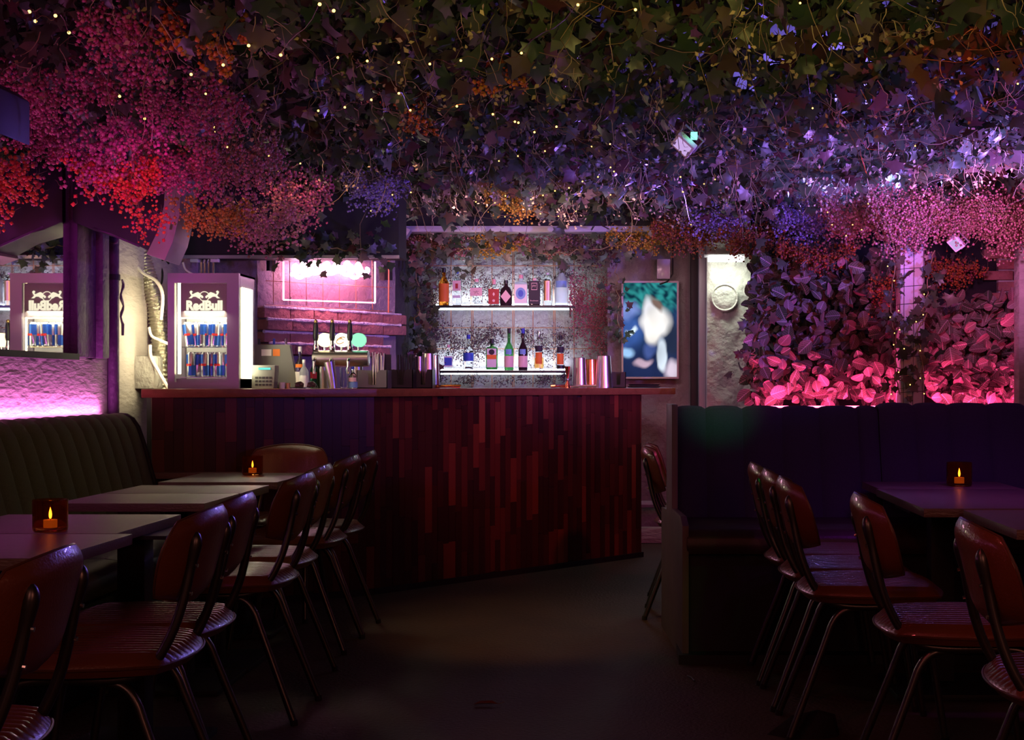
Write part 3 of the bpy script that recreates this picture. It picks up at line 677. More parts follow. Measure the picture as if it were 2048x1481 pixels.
for row, (z, xsr) in enumerate(((.2305, [-.108, -.072, -.045, .0, .030, .072, .104]), (.0645, [-.10, -.065, -.022, .012, .045, .078, .11]))):
    for k, x in enumerate(xsr):
        loc = (fx+x+.006, fD+.095+.02*(k % 2), TOPZ+z); lb = ('energy drink can on the %s fridge shelf, %s from the left' % (('upper', 'lower')[row], ('first', 'second', 'third', 'fourth', 'fifth', 'sixth', 'seventh')[k]))
        gp = 'drinks cans in the fridge'; rz = R.uniform(0, 6)
        if cf: o = can0; o.location = loc; o['label'] = lb; o['group'] = gp; cf = False
        else: o = dup(can0, loc, rz, lb, gp)
        if row == 0 and k in (0, 1, 4): o.rotation_euler = (0, (-.13, -.1, 0, 0, .08)[k], rz*0)
        o.scale = (1.04,)*3

# ================================================================ speaker, duct, cables on the left
t = thing('loudspeaker', 'large dark wedge loudspeaker hanging upper left, with grey curved end', 'speaker', (-2.415, 7.0, 1.835)); t.rotation_euler = (0, 0, .06); t.scale = (.8,)*3
b = MB().prism([(-.36, -.2, .55), (-.36, -.2, .20), (-.24, -.2, .15), (-.05, -.2, .10), (.10, -.2, .02), (.30, -.2, .55)], (0, .34, 0)); b.build('cabinet', 'speaker_box', t, bevel=.01)
pts = [(.10, .02), (.20, .02+.0), (.30, .13), (.345, .28), (.33, .50), (.21, .50), (.21, .30), (.17, .14)]
pts = [(.085, .005), (.195, -.035), (.245, .08), (.285, .24), (.30, .50), (.20, .50), (.19, .30), (.15, .14)]
g = MB().prism([(x, -.215, z) for x, z in pts], (0, .36, 0)).build('grille', 'speaker_grey', t, bevel=.006)
MB().box((.235, -.218, .17), (.014, .004, .034), mtx=Matrix.Rotation(.2, 3, 'Y')).build('badge', 'chrome', g)
MB().tube([(-.1, 0, .45), (-.1, 0, 1.02)], .02, 10).build('bracket', 'black_paint', t, smooth=True)
MB().box((-.10, -.19, .112), (.30, .02, .012), mtx=Matrix.Rotation(.40, 3, 'Y')).build('underside_edge', 'purple_post', t)  # light along the cabinet's lower edge, put in as a purple strip
b = MB(); path = [P(x, y, 8.05+.1*math.sin(y)*0) for x, y in ((276, 490), (288, 535), (301, 575), (313, 620), (320, 670), (323, 720), (325, 785))]
fine = []; 
for i in range(len(path)-1):
    for k in range(14): fine.append(path[i].lerp(path[i+1], k/14))
tag(b.tube(fine, .05, 16, radii=[.050+(.007 if i % 2 else -.004) for i in range(len(fine))]).build('flexible_duct', 'foil', smooth=True), 'crinkled silver foil duct curving down beside the drinks fridge', 'duct')
def cable(px, D, r, label, m='white_cable'):
    pts = [P(x, y, D) for x, y in px]; out = []
    for i in range(len(pts)-1):
        p0 = pts[max(i-1, 0)]; p1 = pts[i]; p2 = pts[i+1]; p3 = pts[min(i+2, len(pts)-1)]
        for k in range(6):
            s_ = k/6; out.append(.5*((2*p1)+(p2-p0)*s_+(2*p0-5*p1+4*p2-p3)*s_*s_+(3*p1-p0-3*p2+p3)*s_**3))
    out.append(pts[-1]); return tag(MB().tube(out, r, 7).build('cable', m, smooth=True), label, 'cable')
cable([(262, 518), (285, 545), (312, 562), (325, 590), (322, 640)], 7.9, .010, 'thick white cable sagging from the wall across the foil duct')
cable([(298, 655), (303, 672), (318, 680), (336, 688)], 7.85, .008, 'white cable looping from the duct into the side of the fridge')
cable([(300, 690), (302, 715), (318, 745), (337, 778)], 7.85, .010, 'white cable running down between ledge block and fridge to the counter')
cable([(308, 518), (312, 545), (322, 568), (325, 545), (318, 525), (330, 520), (338, 528)], 8.3, .006, 'thin black cable loops beside the duct above the fridge', 'rubber')
cable([(366, 525), (372, 540), (388, 550)], 8.4, .006, 'thin white cable above the top of the fridge')
cable([(213, 458), (216, 480), (232, 486), (238, 465), (232, 452)], 7.3, .006, 'purple cable loop hanging at the top of the vertical pipe', 'purple_post')
t = thing('wall_conduits', 'cluster of bright pink lit tubes behind the fridge top', 'tubes', P(412, 548, 8.7))
for i, dx in enumerate((-10, -3, 5, 14)): MB().tube([(dx/320, 0, -.08), (dx/320, 0, .09)], .009, 8).build('tube', 'chrome', t, smooth=True)
for dx in (-20, 20): MB().box((dx/320, -.02, .08), (.05, .04, .02)).build('junction_box', 'cap_white', t, bevel=.003)
t = thing('ceiling_loudspeaker', 'dark blue lit box loudspeaker at the upper left edge of frame', 'speaker', P(0, 235, 4.6))
MB().prism([(-.25, 0, .18), (-.25, 0, -.02), (.02, 0, -.035), (.10, 0, -.095), (.10, 0, .05), (.02, 0, .10)], (0, -.3, 0)).build('cabinet', 'speaker_box', t, bevel=.008)
MB().tube([(-.15, -.15, .15), (-.15, -.15, .9)], .015, 8).build('bracket', 'black_paint', t)

# ================================================================ wall screen
sx0, sx1, sy0, sy1 = 1243, 1357, 563, 758; D = 10.64; s = 2800/D
t = thing('wall_screen', 'upright illuminated screen showing blurred bright figure, on the wall right of the bar', 'screen', P((sx0+sx1)/2, sy1, D))
w, h = (sx1-sx0)/s, (sy1-sy0)/s; f = .014
b = MB().box((0, 0, h/2), (w, .05, h)); b.build('casing', 'fridge_shell', t, bevel=.002)
b = MB()
for sgn in (-1, 1): b.box((sgn*(w/2-f/2), -.03, h/2), (f, .02, h)); b.box((0, -.03, h/2+sgn*(h/2-f/2)), (w-2*f, .02, f))
b.build('bezel', 'fridge_shell', t)
nx, ny = 56, 98; b = MB(); W_, H_ = w-2*f, h-2*f
b.add([(-W_/2+W_*i/nx, -.030, f+H_*j/ny) for j in range(ny+1) for i in range(nx+1)], [(j*(nx+1)+i, j*(nx+1)+i+1, (j+1)*(nx+1)+i+1, (j+1)*(nx+1)+i) for j in range(ny) for i in range(nx)])
so = b.build('display', 'screen', t); me = so.data; ca = me.color_attributes.new('Col', 'FLOAT_COLOR', 'POINT')
def lerp(a, c, k): k = max(0, min(1, k)); return tuple(x+(y-x)*k for x, y in zip(a, c))
def blob(x, y, cx, cy, rx, ry, soft=.35): d = math.hypot((x-cx)/rx, (y-cy)/ry); return max(0, min(1, (1+soft-d)/(2*soft)))
cols = []
from mathutils import noise
for v in me.vertices:
    x = (v.co.x/W_+.5); y = 1-(v.co.z-f)/H_
    x += .05*noise.noise(Vector((x*5, y*7, 3))); y += .045*noise.noise(Vector((x*6, y*6, 11)))
    nz_ = noise.noise(Vector((x*9+y*3, y*26-x*8, 1))); n2 = noise.noise(Vector((x*4, y*5, 7)))
    c = lerp((.004, .03, .06), (.03, .30, .30), .5+nz_*1.1) if y < .36 else (.02, .04, .14)
    c = lerp(c, (.02, .05, .16), (y-.22)*7) ; c = lerp(c, (.26, .36, .85), blob(x, y, .05, .30, .22, .10)); c = lerp(c, (.05, .12, .42), blob(x, y, .12, .55, .2, .2)*.8)
    c = lerp(c, (.015, .025, .09), blob(x, y, .5, .95, .9, .25)); c = lerp(c, (.02, .03, .07), blob(x, y, .93, .6, .18, .2))
    c = lerp(c, (.9, .88, .95), blob(x, y, .50, .30, .14, .13)); c = lerp(c, (1, .97, .95), blob(x, y, .62, .42, .26, .16, .25)); c = lerp(c, (1, .95, .9), blob(x, y, .55, .52, .14, .14, .3))
    c = lerp(c, (.22, .14, .12), blob(x-.0, y, .62+(y-.22)*.9, .22, .07, .08)); c = lerp(c, (.75, .85, .98), blob(x, y, .72, .76, .09, .16, .2))
    c = lerp(c, (.7, .85, 1), blob(x, y, .14, .51, .11, .03)); c = lerp(c, (.35, .6, .95), blob(x, y, .06, .74, .12, .05)); c = lerp(c, (.55, .38, .50), blob(x, y, .36, .85, .16, .045)); c = lerp(c, (.60, .50, .62), blob(x, y, .93, .93, .16, .1)); c = lerp(c, (.1, .16, .5), blob(x, y, .5, .72, .12, .07)*.6)
    k = 1+.35*n2; cols += [c[0]*k, c[1]*k, c[2]*k, 1]
ca.data.foreach_set('color', cols)
area('screen_glow', P(1300, 660, D-.08), P(1300, 700, 5), .4, (.6, .65, 1), 1.5, .65)
t = thing('wall_box', 'small pale junction box on the wall above the screen', 'box', P(1327, 548, 10.6)); MB().box((0, 0, .035), (.10, .05, .15)).build('casing', 'fridge_shell', t, bevel=.004)
MB().tube([(.07, 0, .22), (.07, -.01, .0), (.03, -.01, -.06), (-.03, -.01, -.08)], .006, 6).build('cord', 'rubber', t, smooth=True)

# ================================================================ pillar lamp, floodlights
t = thing('wall_lamp', 'glaring white greenish lamp at the top of the plaster pillar', 'lamp', P(1452, 528, 10.18))
MB().box((0, .04, .06), (.32, .06, .02)).build('housing', 'grey_paint', t, bevel=.004)
MB().box((0, 0, .035), (.26, .05, .04)).build('diffuser', 'lamp_white', t, bevel=.006)
def flood(x, y, D, label, rz, m='floodface', sc=1):
    t = thing('floodlight', label, 'floodlight', P(x, y, D)); t.rotation_euler = (.9, .75, rz); t.scale = (sc,)*3
    MB().box((0, 0, 0), (.11, .035, .09)).build('housing', 'cap_white', t, bevel=.006); MB().box((0, -.019, 0), (.085, .004, .065)).build('lens', m, t, bevel=.002)
    MB().tube([(-.06, 0, 0), (-.06, .05, .06), (.06, .05, .06), (.06, 0, 0)], .006, 6).build('bracket', 'grey_paint', t, smooth=True)
flood(1912, 487, 8.4, 'small square white floodlight among the pink blossoms at right', .3, sc=.8)
flood(1368, 290, 6.6, 'white floodlight poking out of the ivy canopy, right of centre', 0, sc=.95)
MB().box(P(1388, 272, 6.55), (.03, .04, .03)).build('x', 'lamp_green').name = 'green_lamp'
tag(bpy.data.objects['green_lamp'], 'small glowing green lamp in the ivy beside the white floodlight', 'lamp')

# ================================================================ neon sign on its angled wall
def NW(x, y, off=0):
    """a spot on the angled neon wall, off metres in front of it"""
    k = (x-VX)/FPX; a = Vector((NQ0[0], NQ0[1], 0))+nn*off; t_ = (k*a.y-a.x)/(nd.x-k*nd.y); q = a+nd*t_; return Vector((q.x, q.y, CH-(y-HY)*q.y/FPX))
t = thing('neon_sign', 'glaring pink neon sign in a clear panel with glowing edges, above the beer taps', 'neon sign', NW(660, 600, .10)); o0 = t.location
q = [NW(567, 524, .10)-o0, NW(750, 524, .10)-o0, NW(750, 606, .10)-o0, NW(567, 600, .10)-o0]
mat('acrylic', (1, .75, .85), .12, trans=.95, ior=1.1)
MB().prism([p+nn*-.02 for p in q], -nn*.006).build('backing_panel', 'acrylic', t)
MB().tube([q[0], q[3]], .006, 8).tube([q[3], q[2]], .0045, 8).tube([q[2], q[1]], .006, 8).build('edge_light', 'neon_frame', t)
b = MB(); pts = []; n = 170
for i in range(n):
    u = i/(n-1); x = 583+u*150+7*math.sin(u*2*PI*9.5); y = 541+11*math.cos(u*2*PI*9.5)*(.75+.35*math.sin(u*17))+3*math.sin(u*9)
    pts.append(NW(x, y, .12)-o0)
b.tube(pts, .013, 7)
pts2 = [NW(590+u*140, 535+9*math.sin(u*40)+2*math.cos(u*13), .125)-o0 for u in [i/90 for i in range(91)]]
b.tube(pts2, .012, 6).build('neon_tube', 'neon', t)
for x, y in ((581, 596), (744, 600)): MB().tube([NW(x, y, .13)-o0, NW(x, y, .0)-o0], .006, 8).build('standoff', 'chrome', t)
for x0, y, w_ in ((783, 548, .0), (548, 528, 0)): MB().box(NW(x0-6, y, .08), (.05, .03, .09), rz=ang).build('x', 'black_plastic').name = 'wall_clip'
k = [o for o in C.objects if o.name.startswith('wall_clip')]
tag(k[0], 'small dark box fixed at the left of the neon sign' if k[0].location.x < -1 else 'x', 'box'); 
for o, lb in zip(k, ('small dark box fixed on the mesh right of the neon sign', 'small dark box fixed on the mesh left of the neon sign')): tag(o, lb, 'box')
# rusty wire grids
t = thing('wire_grid', 'rusty welded wire grid stretched before the pink neon sign', 'wire grid', NW(660, 620, .16)); o0 = t.location
xs = list(range(546, 790, 33))
for x in xs[:-1]: MB().tube([NW(x, 500, .17)-o0, NW(x+1, 608+(x-546)*.055, .17)-o0], .0024, 5).build('wire', 'rust_wire', t)
for y0 in (562, 610): MB().tube([NW(532, y0, .172)-o0, NW(783, y0+14, .172)-o0], .0024, 5).build('wire', 'rust_wire', t)
MB().tube([NW(778, 505, .175)-o0, NW(777, 626, .175)-o0], .006, 6).build('end_rod', 'rust_wire', t)
t = thing('wire_grid', 'rusty welded wire grid on the wall behind the bottle shelves', 'wire grid', P(1000, 775, 11.12)); o0 = t.location
for i in range(9):
    x = 820+i*41
    for dx in ((0, 3) if i % 2 else (0,)): MB().tube([P(x+dx, 480, 11.13)-o0, P(x+dx, 775, 11.13)-o0], .003, 5).build('wire', 'rust_wire', t)
for y in (532, 656, 698): MB().tube([P(800, y, 11.125)-o0, P(1235, y, 11.125)-o0], .003, 5).build('wire', 'rust_wire', t)

# ================================================================ bottle shelves
SD = 11.0; ss = 2800/SD
def shelf(x0, x1, y, label):
    t = thing('bottle_shelf', label, 'shelf', P((x0+x1)/2, y, SD)); w = (x1-x0)/ss
    MB().box((0, 0, -.008), (w, .16, .016)).build('board', 'black_plastic', t, bevel=.002)
    MB().box((0, .085, .012), (w-.04, .008, .014)).build('light_strip', 'led_white', t)
    MB().box((0, .085, -.024), (w-.04, .008, .010)).build('light_strip', 'led_white', t)
    for k in (-1, 1): MB().box((k*(w/2-.04), .06, -.05), (.012, .07, .08)).build('bracket', 'black_plastic', t)
    z = t.location.z; X = t.location.x
    area('shelf_light', (X, SD+.10, z+.03), (X, SD+.19, z+.3), w-.05, (.75, .88, 1), 7.5, .02)
    return t
shelf(862, 1150, 612, 'upper black bottle shelf with cold white light strip')
shelf(868, 1138, 742, 'lower black bottle shelf with cold white light strip')
def bottle(x, y, hpx, wpx, glass, label, shape='round', cap='cap_black', band=None, lab=None, D=SD-.02, liquid=None, capf=.12, neck=.34, extra=None, pos=None, scl=None):
    s_ = FPX/D; H = hpx/s_; r = wpx/s_/2; t = thing('bottle', label, 'bottle', pos or P(x, y, D), 0, 'bottles behind the bar')
    hn = H*(1-neck-capf*.5); rn = r*.32 if shape != 'tall' else r*.5
    if shape == 'square': prof = [(r*.95, 0), (r, .006), (r, hn*.95), (r*.85, hn), (rn, hn+H*.03), (rn, H*(1-capf))]; n = 4
    else: prof = [(r*.9, 0), (r, .006), (r, hn*.88), (r*.92, hn*.96), (r*.6, hn+H*.06), (rn, hn+H*.13), (rn, H*(1-capf))]; n = 20
    if shape == 'square':
        b = MB(); sr = math.sqrt(2)
        def ring(rr, z): a = rr; c = rr*.62; return [(-a, -c, z), (a, -c, z), (a, c, z), (-a, c, z)]
        vs = [v for rr, z in prof for v in ring(rr, z)]; fs = [(i*4+k, i*4+(k+1) % 4, (i+1)*4+(k+1) % 4, (i+1)*4+k) for i in range(len(prof)-1) for k in range(4)]+[(3, 2, 1, 0), tuple((len(prof)-1)*4+k for k in range(4))]
        b.add(vs, fs); b.build('glass', glass, t, bevel=.0035); fy = -.62*r-.0012
    elif shape == 'disc':
        b = MB().lathe([(r*.75, 0), (r, .01), (r, hn*.7), (r*.8, hn*.9), (rn, hn+H*.04), (rn, H*(1-capf))], n=24, sy=.5); b.build('glass', glass, t, smooth=True); fy = -.5*r-.0015
    else: MB().lathe(prof, n=n).build('glass', glass, t, smooth=True); fy = None
    MB().lathe([(rn*1.12, H*(1-capf)), (rn*1.15, H*(1-capf)+.002), (rn*1.12, H-.001), (rn*.9, H)], n=16).build('cap', cap, t, smooth=True)
    if lab:
        for (m_, z0, z1, wf) in lab:
            a0 = -PI/2-wf*1.25; a1 = -PI/2+wf*1.25
            if fy is None:
                k = 10; vs = [((r+.0012)*math.cos(a0+(a1-a0)*i/k), (r+.0012)*math.sin(a0+(a1-a0)*i/k), H*z) for z in (z0, z1) for i in range(k+1)]
                MB().add(vs, [(i, i+1, k+2+i, k+1+i) for i in range(k)]).build('label', m_, t, smooth=True)
            elif m_.startswith('o:'): 
                b = MB().lathe([(r*wf, 0), (r*wf, .001)], n=24); o = b.build('label', m_[2:], t); o.rotation_euler = (PI/2, 0, 0); o.location = (0, fy, H*(z0+z1)/2); o.scale = (1, (z1-z0)*H/2/(r*wf), 1)
            elif m_.startswith('d:'): hh = H*(z1-z0)/2; zc = H*(z0+z1)/2; MB().prism([(0, fy, zc-hh), (r*wf, fy, zc), (0, fy, zc+hh), (-r*wf, fy, zc)], (0, -.001, 0)).build('label', m_[2:], t)
            else: MB().box((0, fy, H*(z0+z1)/2), (2*r*wf, .001, H*(z1-z0))).build('label', m_, t)
            fy = fy-.0008 if fy is not None else None
            if fy is None: r += .0006
    return t
U = 612
bottle(888, U, 76, 21, 'glass_amber', 'tall amber bottle with orange label, leftmost on the upper shelf', cap='cap_black', lab=[('paper_orange', .1, .58, 1)], neck=.3)
bottle(914, U-1, 72, 18, 'glass_clear', 'clear square gin bottle with blue cap and pale pink label, upper shelf', 'square', 'cap_blue', lab=[('paper_pink', .40, .68, .9), ('paper_red', .46, .60, .3), ('cap_white', .2, .27, .85)], neck=.22)
bottle(953, U, 54, 24, 'glass_clear', 'short clear square bottle with pale label and black brush mark, upper shelf', 'square', 'cap_pink', lab=[('paper_pink', .36, .66, 1.0)], neck=.2)
t_ = C.objects[-1].parent
MB().tube([(-.02, -.0335, .112), (-.006, -.0335, .104)], .0012, 5).tube([(.004, -.0335, .118), (-.012, -.0335, .088)], .0012, 5).tube([(.002, -.0335, .108), (.022, -.0335, .112)], .0012, 5).tube([(.004, -.0335, .104), (.020, -.0335, .090)], .0014, 5).build('brush_mark', 'ink', t_)
bottle(988, U-1, 52, 21, 'glass_clear', 'clear square bottle filled with dark red label and pink cap, upper shelf', 'square', 'cap_pink', lab=[('paper_red', .04, .62, 1.0), ('o:paper_pink', .12, .22, .25), ('d:paper_pink', .34, .5, .22)], neck=.24, capf=.2)
bottle(1012, U+1, 52, 24, 'glass_dark', 'black apothecary bottle with pale diamond label, upper shelf', 'disc', 'cap_black', lab=[('d:paper_pink', .12, .62, .86)], neck=.2)
bottle(1042, U, 62, 25, 'glass_frost', 'pale blue square bottle with round blue label and cork, upper shelf', 'square', 'cap_pink', lab=[('cap_white', .08, .68, .98), ('o:paper_sky', .20, .58, .78), ('o:paper_blue', .28, .50, .42)], neck=.18)
bottle(1069, U-1, 54, 23, 'glass_dark', 'black square bottle with a framed square emblem, upper shelf', 'square', 'paper_pink', lab=[('ink', .04, .9, .96), ('paper_pink', .56, .82, .5), ('ink', .58, .80, .45)], neck=.1, capf=.12)
t_ = C.objects[-1].parent; text('emblem_letters', 'PY', .026, 'paper_pink', t_, (0, -.0345, .139), bold=.0, ext=.0004); text('script', 'Brockmans', .014, 'paper_pink', t_, (0, -.0345, .03), bold=.0, ext=.0004)
bottle(1095, U, 66, 20, 'glass_clear', 'clear round bottle with gold vertical bars, upper shelf', 'round', 'cap_white', lab=[('gold', .15, .75, .6), ('paper_pink', .16, .74, .18)], neck=.12, capf=.08)
bottle(1123, U, 82, 27, 'glass_frost', 'largest frosted bottle with blue print, rightmost on the upper shelf', 'round', 'cap_white', lab=[('paper_sky', .44, .60, .7)], neck=.3, capf=.06)
Lw = 741
bottle(897, Lw-3, 48, 17, 'glass_clear', 'small clear bottle with blue and white label, leftmost on the lower shelf', 'square', 'cap_pink', lab=[('cap_white', .08, .52, .95), ('paper_blue', .14, .46, .85)], neck=.3)
bottle(937, Lw-10, 70, 21, 'glass_clear', 'clear bottle with blue cap and bright blue label, lower shelf', 'round', 'cap_blue', lab=[('paper_blue', .25, .48, 1)], neck=.36, D=SD+.03, pos=P(937, 740, SD))
bottle(984, Lw-1, 62, 23, 'glass_green', 'flat square green liqueur bottle with white and orange label, lower shelf', 'square', 'cap_black', lab=[('paper', .08, .68, .82), ('paper_orange', .34, .48, .82), ('o:ink', .48, .66, .5)], neck=.2, capf=.16)
bottle(1018, Lw, 84, 19, 'glass_green', 'tall green bottle with pink label, left one of a pair on the lower shelf', 'round', 'cap_black', lab=[('paper_pink', .07, .34, 1), ('paper_sky', .38, .50, .5)], neck=.40)
bottle(1046, Lw, 84, 19, 'glass_dark', 'tall dark bottle with pink label, right one of a pair on the lower shelf', 'round', 'cap_blue', lab=[('paper_pink', .07, .34, 1), ('paper_sky', .38, .50, .5)], neck=.40)
bottle(1078, Lw-2, 76, 18, 'glass_clear', 'clear bottle of bright yellow liqueur with steel pourer, lower shelf', 'round', 'chrome', lab=[('yellow_liquid', .03, .30, 1.25), ('paper_orange', .14, .44, .6), ('ink', .46, .62, .7)], neck=.40, capf=.2)
bottle(1121, Lw-2, 68, 16, 'glass_clear', 'clear bottle with dark oval label standing alone at right of the lower shelf', 'round', 'cap_black', lab=[('cap_black', .02, .12, 1.25), ('paper_orange', .14, .46, .7), ('ink', .48, .66, .7)], neck=.38)

# ================================================================ things on the counter
def at(name, label, cat, x, off=.25, group=None): return thing(name, label, cat, onbar(x, off), 0, group)
def sc_(o): return FPX/o.location.y
t = at('pos_terminal', 'grey till screen seen from behind with orange sticker, right of the fridge', 'till', 545, .42); s = sc_(t)
MB().prism([(-45/s, 0, 40/s), (-45/s, 0, 88/s), (34/s, 0, 88/s), (50/s, 0, 2/s), (8/s, 0, 2/s), (-4/s, 0, 35/s)], (0, .05, 0)).build('housing', 'grey_plastic', t, bevel=.004)
MB().box((-12/s, -.002, 72/s), (20/s, .003, 13/s)).build('sticker', 'paper', t); MB().box((8/s, -.002, 72/s), (14/s, .003, 14/s)).build('sticker', 'paper_orange', t)
MB().box((-5/s, .05, .012), (.2, .18, .024)).build('foot', 'black_plastic', t, bevel=.004); MB().box((0, .06, .08), (.05, .04, .14)).build('stand', 'grey_plastic', t)
t = at('receipt_printer', 'small grey receipt machine with a glowing teal display, beside the fridge', 'printer', 527, .12); s = sc_(t)
MB().prism([(-24/s, 0, 0), (-24/s, 0, 47/s), (23/s, 0, 47/s), (23/s, 0, 35/s), (20/s, 0, 0)], (0, .09, 0)).build('housing', 'grey_plastic', t, bevel=.004)
MB().box((2/s, -.002, 40/s), (24/s, .003, 4/s)).build('display', 'teal_lcd', t)
for r_ in range(3):
    for k in range(5): MB().box(((-14+k*7)/s, -.001, (8+r_*7)/s), (5/s, .003, 4/s)).build('key', 'black_plastic', t)
def cup(x, w, h, label, m='cap_white', off=.15, cat='cup', name='cup', tap=1.15, lean=0, parts=True):
    t = at(name, label, cat, x, off); s = sc_(t); r = w/s/2; H = h/s
    MB().lathe([(r/tap, 0), (r/tap, .003), (r, H), (r*.94, H), (r/tap*.92, .005), (0, .005)], n=22, caps=False).build('cup_body', m, t, smooth=True)
    MB().tube([(r*math.cos(a*PI/10), r*math.sin(a*PI/10), H) for a in range(21)], .0014, 5).build('rim', m, t, smooth=True)
    t.rotation_euler = (0, lean, 0); return t
cup(564, 13, 12, 'small white paper cup on the counter beside the till'); cup(576, 10, 11, 'small metal measuring cup on the counter beside the paper cup', 'gold')
t = at('sunglasses', 'pair of black sunglasses lying folded on the counter', 'glasses', 610, .08); s = sc_(t)
for dx, w_ in ((-12, .055), (12, .058)): MB().prism([((dx-9)/s, 0, .008), ((dx-7)/s, 0, .035), ((dx+3)/s, 0, .042), ((dx+9)/s, 0, .030), ((dx+8)/s, 0, .006)], (0, .02, 0)).build('lens', 'glass_dark', t, bevel=.004)
for dx in (-20, 20): MB().tube([(dx/s, .0, .03), (dx/s, .09, .004), (dx*.4/s, .11, .003)], .003, 6).build('temple', 'black_plastic', t)
def cbottle(x, h, w, glass, label, **k): p = onbar(x, k.pop('off', .3)); return bottle(x, 0, h, w, glass, label, D=p.y, pos=p, **k)
cbottle(600, 84, 20, 'glass_clear', 'tall clear spirits bottle with white cap standing behind the sunglasses', cap='cap_white', lab=[('paper', .1, .4, .9), ('paper_orange', .50, .58, .6)], off=.36)
cbottle(608, 58, 18, 'glass_frost', 'frosted white bottle in front of the tall clear one', cap='cap_white', lab=[('cap_white', .05, .45, 1)], off=.28, neck=.3)
cbottle(628, 66, 15, 'glass_green', 'green bottle standing left of the beer tower', off=.42, cap='cap_black', lab=[('paper_red', .3, .5, .8)])
for x, c_, lb in ((518, 'ink', 'dark bottle top peeking over the till at left'), (548, 'cap_blue', 'blue capped bottle top peeking over the till'), (572, 'glass_clear', 'clear stopper peeking over the till at right')):
    b_ = bottle(x, 0, 100, 14, 'glass_clear', lb, cap=c_, D=onbar(x, .55).y, pos=onbar(x, .55), capf=.13)
# beer tower
t = at('beer_tower', 'horizontal brushed steel beer tower with three lit round badges and three taps', 'beer tower', 682, .34); s = sc_(t)
zc = 60/s; r = 16.5/s
MB().tube([(-55/s, 0, zc), (-54.5/s, 0, zc), (55/s, 0, zc), (55.5/s, 0, zc)], r, 32, radii=[r*.96, r, r, r*.96]).build('barrel', 'steel', t, smooth=True)
for dx in (-38, 30): MB().tube([(dx/s, .03, 0), (dx/s, .03, zc-r*.8)], .035, 16).build('column', 'steel', t, smooth=True)
for dx, m_, nm in ((-33, 'badge_warm', 'w'), (1, 'badge_mid', 'm'), (35, 'badge_green', 'g')):
    g = MB().tube([(dx/s, -.012, 97/s), (dx/s, .012, 97/s)], 14/s, 28).build('badge', m_, t, bevel=.002)
    MB().tube([(dx/s, .02, 97/s), (dx/s, .025, 97/s)], 15/s, 28).build('badge_rim', 'chrome', g, smooth=True)
    MB().tube([(dx/s, 0, zc+r*.8), (dx/s, 0, 84/s)], .008, 10).build('badge_post', 'chrome', g, smooth=True)
    if nm == 'm': MB().tube([((dx+9*math.cos(a*PI/12+.4))/s, -.014, (96+5*math.sin(a*PI/12+.4)+3*math.cos(a*PI/12))/s) for a in range(20)], .003, 6).build('emblem', 'gold', g); MB().tube([((dx-8)/s, -.014, 95/s), ((dx)/s, -.014, 100/s), ((dx+7)/s, -.014, 97/s)], .003, 6, radii=[.001, .005, .001]).build('emblem', 'gold', g)
for dx in (-49, -16, 19):
    g = MB().lathe([(.016, 0), (.020, .01), (.013, .04), (.011, .06)], (dx/s, -.02, zc+r*.9), 16).build('tap', 'chrome', t, smooth=True)
    MB().lathe([(.012, .06), (.017, .08), (.014, .15), (.010, .165)], (dx/s, -.02, zc+r*.9), 16).build('tap_handle', 'black_plastic', g, smooth=True)
    MB().lathe([(.004, .16), (.010, .168), (.011, .178), (.004, .186)], (dx/s, -.02, zc+r*.9), 14).build('tap_finial', 'gold', g, smooth=True)
    MB().tube([(dx/s, -.04, zc), (dx/s, -.07, zc-.02), (dx/s, -.07, zc-.09)], .009, 10).build('spout', 'chrome', g, smooth=True)
cup(667, 22, 54, 'steel shaker tin leaning left under the beer tower', 'steel', .12, 'shaker', 'shaker_tin', 1.35, -.16); C.objects[-1].parent.scale.z = 1
cup(688, 17, 42, 'clear drinking glass under the beer tower', 'glass_clear', .2, 'glass', 'drinking_glass', 1.2)
cbottle(706, 44, 18, 'glass_clear', 'small clear water bottle with blue cap beside the bar caddy', cap='cap_blue', lab=[('paper_sky', .04, .30, 1.2), ('paper_pink', .32, .5, .7)], off=.12, neck=.34)
def caddy(x, w, h, m, label, slot=True, off=.1):
    t = at('bar_caddy', label, 'caddy', x, off, 'napkin and straw caddies on the counter'); s = sc_(t); W_, H_, D_ = w/s, h/s, .14
    k = W_*.13 if slot else 0
    f = [(-W_/2, 0, 0), (-W_/2, 0, H_), (-k*1.8, 0, H_), (-k, 0, H_*.75), (-k*.9, 0, H_*.2), (k*.9, 0, H_*.2), (k, 0, H_*.75), (k*1.8, 0, H_), (W_/2, 0, H_), (W_/2, 0, 0)]
    # front plate as two posts and a sill so that the notch stays open
    b = MB().prism([f[0], f[1], f[2], f[3], f[4], (-k*.9, 0, 0)], (0, .005, 0)).prism([(k*.9, 0, 0), f[5], f[6], f[7], f[8], f[9]], (0, .005, 0)).box((0, .0025, H_*.1), (k*1.8, .005, H_*.2))
    b.build('front_panel', m, t)
    for sgn in (-1, 1): MB().box((sgn*(W_/2-.003), D_/2, H_/2), (.005, D_, H_)).build('side_panel', m, t)
    MB().box((0, D_, H_/2), (W_, .005, H_)).build('back_panel', m, t); MB().box((0, D_/2, .003), (W_, D_, .005)).build('bottom', m, t)
    return t
caddy(744, 62, 37, 'grey_plastic', 'grey lit bar caddy with a notched front, left one of three in the centre')
caddy(801, 50, 38, 'black_plastic', 'black bar caddy with straws, middle one of three in the centre')
caddy(846, 38, 38, 'black_plastic', 'black notched bar caddy holding shaker tins, right one of three in the centre')
caddy(1237, 30, 32, 'black_plastic', 'small black bar caddy at the right end of the counter, before the screen')
